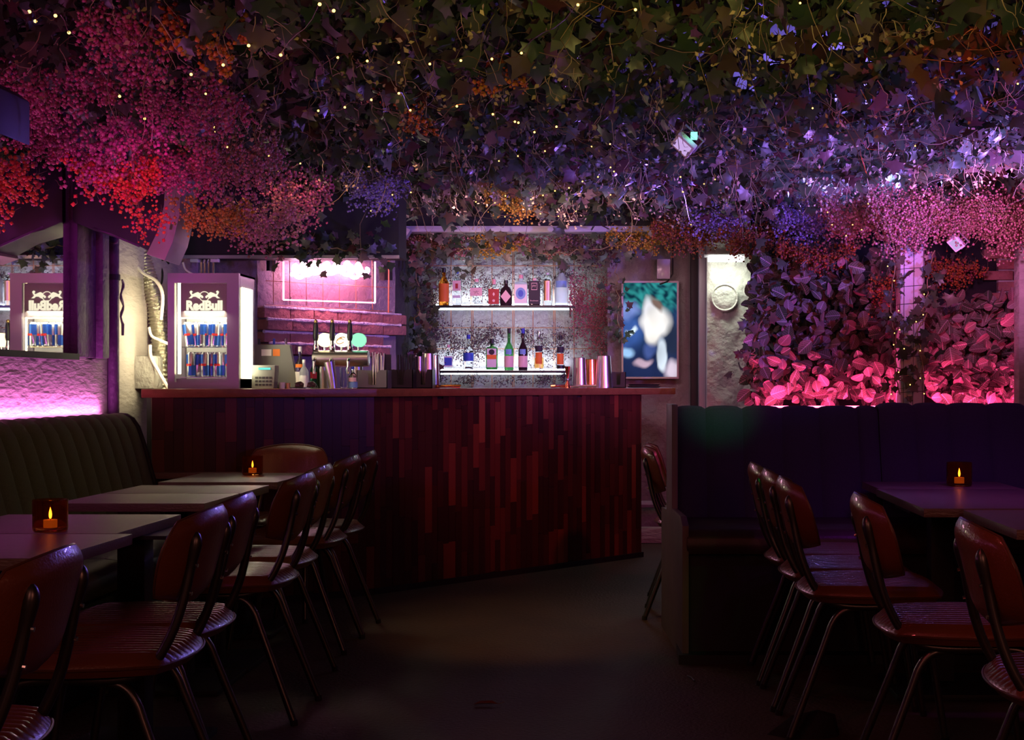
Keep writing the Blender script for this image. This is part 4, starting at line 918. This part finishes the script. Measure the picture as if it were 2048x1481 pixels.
def straws(x, w, h, label, m='paper', n=16):
    t = at('straw_bundle', label, 'straws', x, .2); s = sc_(t); 
    for i in range(n):
        dx = (-.5+(i+.5)/n)*w/s; MB().tube([(dx, R.uniform(-.02, .02), .01), (dx+R.uniform(-.004, .004), R.uniform(-.02, .02), (h+R.uniform(-4, 3))/s)], .003, 6).build('straw', m if i % 3 else 'black_plastic', t)
straws(756, 26, 70, 'bundle of pale straws standing in the grey caddy'); straws(815, 42, 66, 'bundle of dark straws standing in the black caddies', 'ink', 20)
t = at('cards', 'stack of upright purple lit menu cards in the caddy beside the pale straws', 'menu cards', 774, .19); s = sc_(t)
for i in range(4): MB().box((0, i*.008, 34/s), (14/s, .003, 68/s)).build('card', 'ink', t)
cup(838, 14, 64, 'gleaming shaker tin in the black caddy, left of two', 'steel', .2, 'shaker', 'shaker_tin', .8)
cup(856, 22, 70, 'tall gleaming shaker tin right of the black caddy', 'steel', .22, 'shaker', 'shaker_tin', .72)
cup(868, 18, 66, 'shaker tin lit purple at right end of the central caddies', 'chrome', .3, 'shaker', 'shaker_tin', .75)
cup(1159, 24, 60, 'steel shaker tin near right end of the counter, left of the copper one', 'steel', .2, 'shaker', 'shaker_tin', .8)
cup(1181, 24, 57, 'copper shaker tin between two steel ones on the counter', 'copper', .27, 'shaker', 'shaker_tin', .8)
cup(1207, 28, 64, 'widest steel shaker tin standing left of the small black caddy', 'steel', .16, 'shaker', 'shaker_tin', .76)
t = at('jigger', 'dark double ended jigger standing on the counter left of the shaker tins', 'jigger', 1135, .2); s = sc_(t)
MB().lathe([(.024, 0), (.006, .055), (.006, .06), (.020, .145), (.018, .145), (.004, .065)], n=20, caps=False).build('cone', 'copper', t, smooth=True); MB().lathe([(.008, .052), (.009, .057), (.008, .063)], n=16).build('collar', 'chrome', t, smooth=True)
def tongs(x, l, label, m='copper'):
    t = at('bar_tongs', label, 'tongs', x, .12); s = sc_(t)
    for k in (-1, 1): MB().tube([(-l/2/s, 0, .012), (0, k*.012, .014+.004*k), (l/2/s, k*.02, .006+.012*(k > 0))], .005, 6, radii=[.008, .004, .006]).build('arm', m, t, smooth=True)
    MB().tube([(-l/2/s-.01, 0, .012), (-l/2/s+.02, 0, .013)], .010, 8).build('grip', m, t, smooth=True)
tongs(896, 50, 'orange copper bar tongs lying right of the central shaker tins'); tongs(1118, 26, 'short orange bar tool lying left of the jigger'); tongs(1162, 60, 'long dark bar spoon and strainer lying before the shaker tins', 'steel')
t = at('tray', 'flat black serving tray lying at the right end of the counter', 'tray', 1288, .2); s = sc_(t)
MB().lathe([(.11, 0), (.118, .012), (.112, .012), (.106, .004), (0, .004)], n=30, caps=False).build('tray_body', 'black_plastic', t, smooth=True); MB().lathe([(.105, .014), (.112, .026), (.106, .026), (.1, .018), (0, .018)], n=30, caps=False).build('inner_tray', 'black_plastic', t, smooth=True)

# floor litter
p = P(970, 1413, DF(1413)); t = thing('dry_leaf', 'single curled dry leaf lying on the open floor in the foreground', 'leaf', (p.x, p.y, .004))
MB().add([(-.045, 0, .002), (-.02, .016, .012), (-.02, -.016, .010), (0, 0, .004), (.025, .014, .014), (.025, -.013, .010), (.05, 0, .004)], [(0, 2, 3, 1), (1, 3, 6, 4), (3, 2, 5, 6)]).build('blade', 'leather', t)
MB().tube([(.05, 0, .004), (.072, .006, .010)], .0012, 5).build('stalk', 'stem', t)
p = P(1382, 1360, DF(1360)); t = tag(MB().tube([(-.012, .05, .005), (.004, .0, .006), (.012, -.05, .005)], .005, 6, radii=[.003, .005, .004]).build('twig', 'black_paint'), 'short dark twig lying on the floor by the bench end', 'twig'); t.location = (p.x, p.y, 0)
p = P(1612, 1452, DF(1470)); b = MB(); n = 12
vs = [(.115*math.cos(a*2*PI/n)*(1+.18*math.sin(a*2.3)), .07*math.sin(a*2*PI/n), 0) for a in range(n)]+[(.08*math.cos(a*2*PI/n)*(1+.2*math.sin(a*1.7))+.02, .05*math.sin(a*2*PI/n), .045+.02*math.sin(a*1.3)) for a in range(n)]+[(.04, 0, .085)]
b.add(vs, [(i, (i+1) % n, n+(i+1) % n, n+i) for i in range(n)]+[(n+i, n+(i+1) % n, 2*n) for i in range(n)]); o = b.build('cloth_bundle', 'cloth_black'); o.location = (p.x, p.y, 0)
tag(o, 'crumpled black cloth lying on the floor below the right row of chairs', 'cloth')
# ================================================================ foliage
LV = [(0, 0, 0), (.10, .16, .03), (.02, .30, .0), (.30, .44, -.03), (.52, .40, -.10), (.42, .62, -.06), (.56, .80, -.14), (.30, .82, -.05), (.16, .98, -.06), (0, 1.22, -.14)]
LV = [LV[0]]+[(0, .45, .05)]+LV[2:]+[(-x, y, z) for x, y, z in reversed(LV[2:-1])]      # 0 stem, 1 centre, outline 2..
_n = len(LV); OUT = [0]+list(range(2, _n)); LF = [(1, OUT[i], OUT[(i+1) % len(OUT)]) for i in range(len(OUT))]
leafm = {}
def leafmesh(kind):
    if kind in leafm: return leafm[kind]
    if kind == 'ivy': me = instmesh('leaf', LV, LF, np.zeros((1, 3)), np.eye(3)[None], np.ones(1), 'ivy', smooth=True)
    else: me = instmesh('leaf', OV, OF, np.zeros((1, 3)), np.eye(3)[None], np.ones(1), 'vein_leaf', uv=OUV, smooth=True)
    leafm[kind] = me; return me
# oval leaf with folded midrib
OV = []; OUV = []
for j in range(7):
    t_ = j/6; w_ = .46*math.sin(PI*min(1, t_*.93+.035))**.75
    for i in (-1, -.5, 0, .5, 1): OV.append((i*w_, t_*1.15, .12*abs(i)*w_*2-.25*t_*t_)); OUV.append((i*w_, t_*1.15))
OF = [(j*5+i, j*5+i+1, j*5+i+6, j*5+i+5) for j in range(6) for i in range(4)]
def leaf_parts(parent, kind, pos, rot, sc, origin):
    me = leafmesh(kind)
    for p, r, s in zip(pos, rot, sc):
        o = bpy.data.objects.new('leaf', me); C.objects.link(o); o.parent = parent
        m4 = Matrix([[r[0][0], r[0][1], r[0][2], p[0]-origin[0]], [r[1][0], r[1][1], r[1][2], p[1]-origin[1]], [r[2][0], r[2][1], r[2][2], p[2]-origin[2]], [0, 0, 0, 1]])
        o.matrix_local = m4 @ Matrix.Diagonal((s, s, s, 1))
def leaf_stuff(name, parent, kind, pos, rot, sc, origin):
    if kind == 'ivy': me = instmesh(name, LV, LF, pos-np.array(origin), rot, sc, 'ivy', smooth=True)
    else: me = instmesh(name, OV, OF, pos-np.array(origin), rot, sc, 'vein_leaf', uv=OUV, smooth=True)
    o = ob(name, me, parent); o['kind'] = 'stuff'; return o
def stems(name, m, starts, segs, step, r, parent, origin, drift=(0, 0, -1), wob=.7, seed=3, curl=0):
    """thin wandering stems joined in one mesh (three-sided tubes)"""
    rs = np.random.RandomState(seed); n = len(starts); p = starts.copy()-np.array(origin); d = np.tile(np.array(drift, float), (n, 1))+rs.normal(0, wob, (n, 3))
    d /= np.linalg.norm(d, axis=1)[:, None]; rings = []
    for k in range(segs+1):
        a = np.cross(d, [[.3, .2, .9]]); a /= np.linalg.norm(a, axis=1)[:, None]+1e-9; b_ = np.cross(d, a); rr = r*(1-.6*k/segs)
        rings.append(np.stack([p+a*rr, p-a*rr*.5+b_*rr*.87, p-a*rr*.5-b_*rr*.87], 1))
        d = d+np.array(drift)*.15+rs.normal(0, wob*.55+curl*k/segs, (n, 3)); d /= np.linalg.norm(d, axis=1)[:, None]; p = p+d*step*rs.uniform(.7, 1.3, (n, 1))
    v = np.stack(rings, 1)      # n, segs+1, 3, 3
    vs = v.reshape(-1, 3); fs = []; per = (segs+1)*3
    base = np.array([(k*3+i, k*3+(i+1) % 3, (k+1)*3+(i+1) % 3, (k+1)*3+i) for k in range(segs) for i in range(3)])
    F = (base[None]+(np.arange(n)*per)[:, None, None]).reshape(-1)
    me = bpy.data.meshes.new(name); me.vertices.add(len(vs)); me.vertices.foreach_set('co', vs.reshape(-1).astype(np.float32))
    nf = len(F)//4; me.loops.add(len(F)); me.loops.foreach_set('vertex_index', F.astype(np.int32)); me.polygons.add(nf); me.polygons.foreach_set('loop_start', np.arange(0, nf*4, 4, dtype=np.int32))
    me.materials.append(M[m]); me.update(calc_edges=True); me.validate(); o = ob(name, me, parent); o['kind'] = 'stuff'
    return o, p+np.array(origin)
OCT = [(1, 0, 0), (-1, 0, 0), (0, 1, 0), (0, -1, 0), (0, 0, 1), (0, 0, -1)]; OCF = [(0, 2, 4), (2, 1, 4), (1, 3, 4), (3, 0, 4), (2, 0, 5), (1, 2, 5), (3, 1, 5), (0, 3, 5)]

# --- the ivy canopy under the ceiling
origin = (0, 7, 2.4)
canopy = thing('ivy_canopy', 'dense canopy of ivy leaves and tendrils hanging from the whole ceiling', 'ivy', origin)
def canopy_pts(n, seed, lift=.30):
    rs = np.random.RandomState(seed); D = 3.7+(9.95-3.7)*rs.rand(n)**.9
    xi = rs.uniform(-120, 2180, n); X = (xi-VX)*D/FPX; X = np.clip(X, WL+.06, 3.4)
    u = .5+.5*np.sin(X*2.1+D*1.3)*np.cos(D*2.7-X*1.2); low = 2.36+.05*np.sin(X*3.3+D*5)+.05*u
    z = low+rs.rand(n)**1.5*lift
    keep = ~((xi < 150) & (D > 5.9)) & ~((xi < 330) & (D > 6.6)) & ~((xi < 700) & (D > 8.3))
    return np.stack([X, D, z], 1)[keep], xi[keep]
def orient(n, rs, bias=(0, -.55, -.35), w=.75):
    nr = rs.normal(0, w, (n, 3))+np.array(bias); return rotmats(nr, rs.uniform(0, 2*PI, n))
pos, xi = canopy_pts(10500, 1); rs = np.random.RandomState(2); rot = orient(len(pos), rs); sc = rs.uniform(.062, .112, len(pos))
big = sc*FPX/pos[:, 1]; vis = (pos[:, 2] < 2.50) & (xi > 0) & (xi < 2048); order = np.argsort(-(big*vis)); sel = order[:300]; rest = order[300:]
leaf_parts(canopy, 'ivy', pos[sel], rot[sel], sc[sel]*1.05, origin); leaf_stuff('leaf_mass', canopy, 'ivy', pos[rest], rot[rest], sc[rest], origin)
p2, x2 = canopy_pts(3200, 5, .12); r2 = orient(len(p2), rs); leaf_stuff('small_leaf_mass', canopy, 'ivy', p2, r2, rs.uniform(.022, .045, len(p2)), origin)
# tendrils hanging below the leaves, each with little buds
ts, _ = canopy_pts(760, 9, .05); ts[:, 2] -= .02
o, tips = stems('tendril_mass', 'tendril', ts, 7, .021, .0022, canopy, origin, wob=.45, curl=.5, seed=4)
stems('stem_mass', 'stem', canopy_pts(620, 10, .2)[0], 10, .06, .0024, canopy, origin, drift=(.3, -.4, -.02), wob=.6, seed=6)
bud = [(0, 0, 0), (.3, .35, .05), (0, 1, 0), (-.3, .35, .05)]
k = np.concatenate([tips+np.random.RandomState(i).normal(0, .014, tips.shape) for i in range(3)])
o = ob('bud_mass', instmesh('bud_mass', bud, [(0, 1, 2, 3)], k-np.array(origin), orient(len(k), rs, (0, -.8, .1)), rs.uniform(.014, .028, len(k)), 'tendril'), canopy); o['kind'] = 'stuff'
# trellis bars above it
b = MB()
for y in np.arange(4.2, 10, .8): b.tube([(WL+.1, y, 2.72), (3.4, y, 2.72)], .004, 5)
for x in np.arange(-2.4, 3.4, .8): b.tube([(x, 3.8, 2.725), (x, 9.9, 2.725)], .004, 5)
b.v = [(x-origin[0], y-origin[1], z-origin[2]) for x, y, z in b.v]; o = b.build('trellis', 'black_paint', canopy)
# long smooth leaves lit blue at the right, a bamboo like plant in the canopy
GR_ = [(-.09, 0, 0), (.09, 0, 0), (.15, .45, .02), (-.15, .45, .02), (.10, .9, -.05), (-.10, .9, -.05), (0, 1.3, -.2), (0, 1.3, -.2)]
def foliage_thing(name, label, cat, pts, kind, nparts, size, bias, seed, group=None, w=.6):
    rs = np.random.RandomState(seed); c = pts.mean(0); c = (c[0], c[1], pts[:, 2].min()); t = thing(name, label, cat, c, 0, group)
    rot = orient(len(pts), rs, bias, w); sc = rs.uniform(size[0], size[1], len(pts)); n = min(nparts, len(pts)); front = np.argsort(pts[:, 1]-sc)
    s_ = front[:n]; r_ = front[n:]; leaf_parts(t, kind, pts[s_], rot[s_], sc[s_], c)
    if len(r_): leaf_stuff('leaf_mass', t, kind, pts[r_], rot[r_], sc[r_], c)
    return t
# --- planted leaf walls behind the right bench
def wallpts(n, x0, x1, y0, y1, D0, D1, seed):
    rs = np.random.RandomState(seed); D = rs.uniform(D0, D1, n); x = rs.uniform(x0, x1, n); y = rs.uniform(y0, y1, n)
    return np.stack([(x-VX)*D/FPX, D, CH-(y-HY)*D/FPX], 1)
pb = MB().box((2.2, 9.3, .53), (2.7, .85, 1.04)).build('planter_box', 'black_paint'); tag(pb, 'long dark planter box behind the right bench, holding the red lit leaves', 'planter')
foliage_thing('leafy_plant', 'wall of oval veined leaves lit red from below, left of the purple post', 'plant', np.concatenate([wallpts(900, 1505, 1795, 510, 800, 9.0, 9.6, 1), wallpts(260, 1500, 1795, 715, 802, 8.95, 9.3, 2)]), 'oval', 290, (.055, .098), (0, -.7, .2), 31, 'leaf walls behind the bench')
foliage_thing('leafy_plant', 'wall of oval veined leaves lit red from below, right of the purple post', 'plant', np.concatenate([wallpts(560, 1850, 2070, 600, 800, 9.0, 9.5, 3), wallpts(180, 1850, 2070, 715, 802, 8.95, 9.3, 4)]), 'oval', 220, (.055, .098), (0, -.7, .2), 32, 'leaf walls behind the bench')
t = thing('led_strip', 'red light strip lying along the front of the planter behind the bench', 'light strip', (2.0, 8.90, 1.06)); MB().box((0, 0, 0), (2.4, .02, .012)).build('strip', 'led_pink', t)
# ivy vines
def vine(label, pts, n, size, seed, spread=.05, stemr=.004, cat='ivy', bias=(0, -1, .1)):
    rs = np.random.RandomState(seed); pts = [Vector(p) for p in pts]; o0 = min(pts, key=lambda p: p.z); t = thing('ivy_vine', label, cat, o0)
    path = []
    for i in range(len(pts)-1):
        for k in range(6): path.append(pts[i].lerp(pts[i+1], k/6)+Vector(rs.normal(0, .012, 3)))
    path.append(pts[-1]); MB().tube([p-o0 for p in path], stemr, 5).build('stem', 'stem', t)
    idx = rs.randint(0, len(path), n); P_ = np.array([path[i] for i in idx])+rs.normal(0, spread, (n, 3)); rot = orient(n, rs, bias, .6); sc = rs.uniform(size[0], size[1], n)
    leaf_parts(t, 'ivy', P_, rot, sc, o0); return t
vine('ivy vine trailing down the left edge of the leaf wall beside the plaster pillar', [P(1520, 530, 9.1), P(1535, 580, 9.05), P(1525, 640, 9.05), P(1508, 700, 9.05), P(1500, 745, 9.05)], 58, (.05, .09), 41, .06)
vine('ivy vine climbing the left side of the purple post', [P(1785, 520, 8.7), P(1780, 600, 8.65), P(1792, 660, 8.65), P(1790, 730, 8.65), P(1800, 790, 8.65)], 50, (.045, .08), 42, .045)
vine('ivy vine with large pale leaves on the right side of the purple post', [P(1868, 500, 8.6), P(1858, 560, 8.6), P(1852, 620, 8.6), P(1835, 680, 8.6), P(1850, 760, 8.6)], 46, (.05, .10), 43, .06)
vine('dark ivy growing down beside the neon sign on the return wall', [P(838, 500, 10.5), P(830, 540, 10.4), P(840, 590, 10.4), P(830, 640, 10.4), P(838, 690, 10.4), P(830, 730, 10.3)], 120, (.05, .09), 44, .07)
vine('ivy trailing left of the wall screen', [P(1225, 500, 10.5), P(1238, 560, 10.5), P(1236, 620, 10.5), P(1240, 680, 10.5)], 46, (.04, .07), 45, .05)
vine('ivy garland hanging over the upper shelf below the grey beam', [P(835, 490, 10.15), P(870, 505, 10.15), P(930, 500, 10.15), P(1010, 495, 10.15), P(1100, 510, 10.15), P(1180, 500, 10.15), P(1300, 480, 10.15)], 120, (.05, .095), 46, .075)
vine('ivy spray hanging over the neon sign from the dark bulkhead', [P(560, 490, 8.5), P(620, 500, 8.45), P(690, 495, 8.45), P(760, 505, 8.45)], 70, (.045, .08), 47, .06)
# purple post with wire mesh
t = thing('wooden_post', 'pale purple lit square post wrapped in wire and fairy lights between the leaf walls', 'post', (P(1820, 700, 8.8).x, 8.8, 0))
MB().box((0, 0, 1.4), (.15, .15, 2.8)).build('post', 'pale_paint', t, bevel=.006)
for k, z in enumerate(np.arange(1.15, 2.1, .11)): MB().tube([(-.085, -.085, z), (.085, -.085, z+.012), (.085, .085, z), (-.085, .085, z), (-.085, -.085, z)], .0018, 5).build('wire', 'black_paint', t)
for x in (-.06, .0, .06): MB().tube([(x, -.082, 1.0), (x+.01, -.084, 2.2)], .0016, 5).build('wire', 'black_paint', t)
MB().box((.09, -.02, 1.39), (.03, .04, .12)).build('switch_box', 'cap_white', t, bevel=.003)
t = thing('wooden_post', 'pale pink lit rough post cut off by the right edge of frame', 'post', (P(2052, 700, 8.6).x, 8.6, 0))
MB().box((0, 0, 1.4), (.12, .12, 2.8)).build('post', 'plaster_rough', t, bevel=.01)
t = thing('wall_socket', 'small white rectangular socket plate at the edge of the leaf wall', 'socket', P(1507, 622, 9.6)); MB().box((0, 0, 0), (.06, .03, .04)).build('plate', 'cap_white', t, bevel=.003)

# --- blossom sprays
G1 = 'blossom sprays at the upper left'
G2 = 'blossom sprays above the bottle shelves'; G4 = 'dried sprigs on the wire grid'
def spray(label, x0, x1, y0, y1, D, col, n, r=.0075, group='blossom sprays in the canopy', seed=None, dens=1):
    seed = seed or int(x0*7+y0); rs = np.random.RandomState(seed % 99991); dp = .03 if group == G4 else (.12 if group == G2 else .22); s = FPX/D; c = P((x0+x1)/2, y0, D); w = (x1-x0)/s/2; h = (y1-y0)/s
    t = thing('blossom_spray', label, 'blossom', c, 0, group); n = int(n*(.72 if group == G1 else 1)); ns = max(8, int(n/16))
    # sprigs start along the top and hang; each ends in small tufts
    st = np.stack([rs.uniform(-w, w, ns), rs.uniform(-dp, dp, ns), rs.uniform(-.35, .02, ns)*h], 1)
    ln = h*(.55+.45*rs.rand(ns))*np.sqrt(np.clip(1-(st[:, 0]/w)**2, .12, 1))
    m = int(n/ns)+1; k = rs.rand(ns, m)**.7; P_ = st[:, None, :]+np.stack([rs.normal(0, .022, (ns, m))+k*rs.normal(0, .05, (ns, 1)), rs.normal(0, .025, (ns, m)), -np.maximum(0, ln[:, None]+st[:, 2:3])*k+rs.normal(0, .012, (ns, m))], 2)
    P_ = P_.reshape(-1, 3); P_[:, 0] = np.clip(P_[:, 0], -w*1.08, w*1.08); P_[:, 2] = np.maximum(P_[:, 2], -h*1.02)
    P_ += rs.normal(0, .006, P_.shape)
    rr = rs.uniform(.6, 1.25, len(P_))*r
    o = ob('blossoms', instmesh('blossoms', OCT, OCF, P_, orient(len(P_), rs), rr, 'bl_'+col, smooth=True), t); o['kind'] = 'stuff'
    q = P_[rs.randint(0, len(P_), len(P_)//3)]; stems('sprigs', 'stem', q+np.array(c), 3, .016, .0011, t, c, drift=(0, 0, 1), wob=.6, seed=seed % 1000)
    return t
G1 = 'blossom sprays at the upper left'; G2 = 'blossom sprays above the bottle shelves'; G3 = 'blossom sprays above the leaf walls'; G4 = 'dried sprigs on the wire grid'
for a in (
    ('magenta pink blossom spray at far upper left below the fairy lights', -20, 180, 110, 300, 5.0, 'pink', 1500, .0085, G1),
    ('magenta blossom spray over the top of the purple wall post', 60, 280, 220, 385, 5.6, 'pink', 1700, .009, G1),
    ('bright red and orange blossom spray hanging right of the purple post', 150, 325, 300, 425, 5.9, 'red', 1100, .0095, G1),
    ('narrow red blossom strand hanging lowest beside the loudspeaker', 272, 304, 400, 500, 5.8, 'red', 160, .008, G1),
    ('dark pink blossom spray at top left between the first two ivy patches', 200, 310, 5, 190, 4.5, 'pink', 1000, .0085, G1),
    ('orange berry spray at top, left of centre near bright fairy lights', 330, 475, 10, 150, 4.7, 'orange', 420, .011, G1),
    ('pink and plum blossom spray in the middle of the left cluster', 290, 470, 150, 320, 5.4, 'pink', 1500, .0085, G1),
    ('plum blossom spray above the loudspeaker', 300, 440, 290, 415, 6.1, 'pink', 1100, .0085, G1),
    ('wide dusky pink blossom spray left of the ivy centre', 400, 560, 250, 430, 6.4, 'rose', 1700, .0085, G1),
    ('yellow orange blossom spray hanging just right of the loudspeaker', 375, 490, 390, 495, 6.7, 'yellow', 900, .0085, G1),
    ('rose and olive blossom spray above the left of the neon sign', 450, 590, 400, 518, 7.0, 'rose', 1500, .0085, G1),
    ('mauve blossom spray over the dark bulkhead above the neon sign', 540, 650, 330, 470, 7.2, 'pink', 1100, .0085, G1),
    ('lavender blossom spray in the canopy right above the neon sign', 690, 810, 330, 440, 8.0, 'lavender', 1200, .0085, G1),
    ('red blossom spray cut by the left edge of frame', -60, 42, 290, 450, 5.3, 'red', 800, .009, G1),
    ('loose orange berry spray deep in the ivy above the neon sign', 760, 860, 190, 290, 6.3, 'orange', 220, .010, G1),
    ('loose orange berry spray high in the centre of the ivy', 950, 1040, 110, 210, 5.4, 'orange', 200, .010, G1),
    ('amber blossom spray in the canopy over the grey beam', 975, 1085, 365, 450, 9.0, 'yellow', 700, .0085, G2),
    ('salmon pink blossom spray under the left end of the grey beam', 812, 880, 468, 512, 10.45, 'rose', 900, .009, G2),
    ('pink blossom spray under the grey beam above the amber bottle', 850, 950, 468, 520, 10.45, 'rose', 900, .009, G2),
    ('yellow and orange blossom spray under the middle of the grey beam', 945, 1045, 468, 518, 10.45, 'yellow', 900, .009, G2),
    ('rose blossom spray under the grey beam above the large frosted bottle', 1035, 1140, 468, 522, 10.45, 'rose', 900, .009, G2),
    ('mauve blossom spray right of the upper shelf near the screen', 1130, 1235, 462, 540, 10.4, 'dried', 1100, .009, G2),
    ('golden blossom spray hanging above the screen', 1220, 1330, 450, 515, 10.2, 'yellow', 1100, .009, G2),
    ('orange brown blossom spray over the glaring pillar lamp', 1310, 1450, 430, 520, 9.9, 'brown', 1500, .009, G3),
    ('rust coloured blossom spray between the lamp and the leaf wall', 1440, 1560, 440, 530, 9.6, 'brown', 1500, .009, G3),
    ('blue lavender blossom spray above the left leaf wall', 1540, 1670, 385, 500, 9.2, 'lavender', 1900, .009, G3),
    ('violet blossom spray above the pillar lamp, highest of its row', 1370, 1500, 400, 490, 9.5, 'lavender', 1100, .009, G3),
    ('dense pink blossom spray left of the purple post top', 1640, 1765, 375, 500, 8.9, 'rose', 2400, .009, G3),
    ('dense pink blossom spray covering the purple post top', 1740, 1870, 370, 525, 8.5, 'rose', 2600, .009, G3),
    ('dense pink blossom spray with the white floodlight beneath it', 1850, 1965, 375, 500, 8.5, 'rose', 2400, .009, G3),
    ('dense pink blossom spray at the right edge of frame', 1950, 2070, 375, 530, 8.3, 'rose', 2600, .009, G3),
    ('dark rust blossom spray at the top of the left leaf wall', 1560, 1700, 480, 555, 9.1, 'brown', 1100, .009, G3),
    ('dark red blossom spray left of the brick patch', 1860, 1960, 510, 590, 9.3, 'brown', 800, .009, G3),
    ('small orange sprig hanging inside the left leaf wall', 1735, 1790, 540, 640, 8.95, 'brown', 260, .009, G3),
    ('dried dark sprigs beside the left end of the upper shelf', 838, 885, 530, 700, 11.1, 'dried', 1300, .0065, G4),
    ('dusty pink dried sprigs around the blue labelled bottles on the grid', 860, 1000, 640, 745, 11.05, 'dried', 1500, .0065, G4),
    ('dark dried sprigs behind the upper row of bottles', 870, 1150, 530, 620, 11.06, 'dried', 1700, .006, G4),
    ('dried sprigs behind the lower right bottles', 1040, 1150, 640, 745, 11.05, 'dried', 900, .006, G4),
    ('dense crimson dried sprigs between the shelves and the screen', 1145, 1240, 530, 745, 10.95, 'pink', 2600, .0065, G4),
    ('fine dark moss sprigs under the lower shelf', 870, 1140, 746, 778, 11.06, 'dried', 700, .006, G4)):
    spray(*a)

# --- fairy lights
def fairy(label, px, z=2.33, D=None, r=.0058, sag=True):
    pts = []
    for q in px:
        x, y = q[:2]; d = q[2] if len(q) > 2 else (D or (z-CH)*FPX/(HY-y)); pts.append(P(x, y, d))
    o0 = pts[0]; t = thing('fairy_lights', label, 'fairy lights', o0); path = []
    for i in range(len(pts)-1):
        a, c = pts[i], pts[i+1]
        for k in range(5): u = k/5; p = a.lerp(c, u); p.z += .012*math.sin(u*PI*2); p.y += .02*math.sin(u*PI); path.append(p-o0)
    path.append(pts[-1]-o0); MB().tube(path, .0012, 4).build('cable', 'piping', t)
    for p in pts:
        me = BULB; o = ob('bulb', me, t, p-o0+Vector((0, -.004, -.006))); o.scale = (r/.0058*.62,)*3
    return t
BULB = MB().lathe([(.0002, -.0055), (.004, -.004), (.0058, 0), (.004, .004), (.0002, .0055)], n=10).build('bulb', 'bulb', smooth=True, data_only=True)
fairy('warm fairy light string at the top left corner of the canopy', [(60, 20), (72, 39), (112, 28), (139, 62), (240, 190), (290, 235), (383, 146), (447, 127), (498, 88), (562, 107), (640, 5), (668, 18)], 2.27, r=.0085)
fairy('warm fairy light string running down the left cluster of blossoms', [(412, 185), (415, 222), (429, 252), (430, 262), (455, 292), (538, 310), (557, 342), (601, 325)], 2.27, r=.0066)
fairy('warm fairy light string across the ivy at top centre', [(676, 112), (735, 119), (798, 122), (860, 125), (922, 118), (984, 115), (1043, 103), (1156, 6), (1271, 16)], 2.25, r=.0068)
fairy('warm fairy light string across the middle of the ivy', [(637, 219), (690, 212), (743, 197), (798, 184), (821, 218), (914, 210), (986, 226), (1030, 241), (1037, 243), (1069, 262), (1113, 251)], 2.25, r=.0072)
fairy('warm fairy light string low in the centre of the canopy', [(742, 420), (785, 388), (822, 383), (990, 404), (1011, 390), (1062, 397), (1086, 389), (1110, 380), (1138, 374), (1165, 361), (1196, 352), (1221, 333)], 2.25, r=.0062)
fairy('fairy light string just above the grey beam', [(952, 402), (1010, 432), (1081, 426), (1117, 431), (1152, 421), (1221, 388), (1228, 341), (1361, 352), (1366, 382), (1382, 448)], 2.22, r=.006)
fairy('fairy light string behind the white floodlight in the ivy', [(998, 320), (1036, 310), (1090, 300), (1183, 291), (1220, 286), (1365, 382), (1408, 366), (1430, 357)], 2.25, r=.0055)
fairy('fairy light string at the upper right in the violet leaves', [(1600, 3, 4.4), (1625, 214, 5.8), (1613, 365, 7.8), (1660, 350, 7.8), (1830, 290, 7.0), (1995, 136, 5.2), (2035, 165, 5.4)], r=.006)
fairy('fairy light string winding through the pink blossoms left of the purple post', [(1655, 423), (1664, 448), (1692, 470), (1705, 448), (1723, 458), (1736, 406)], D=8.3, r=.006)
fairy('fairy light string winding down the purple post', [(1775, 531), (1788, 560), (1797, 620), (1780, 633), (1799, 658), (1789, 665), (1787, 688), (1808, 696), (1797, 743), (1782, 787), (1820, 768), (1840, 755), (1848, 786), (1840, 700), (1832, 642), (1846, 628), (1848, 587)], D=8.6, r=.0062)
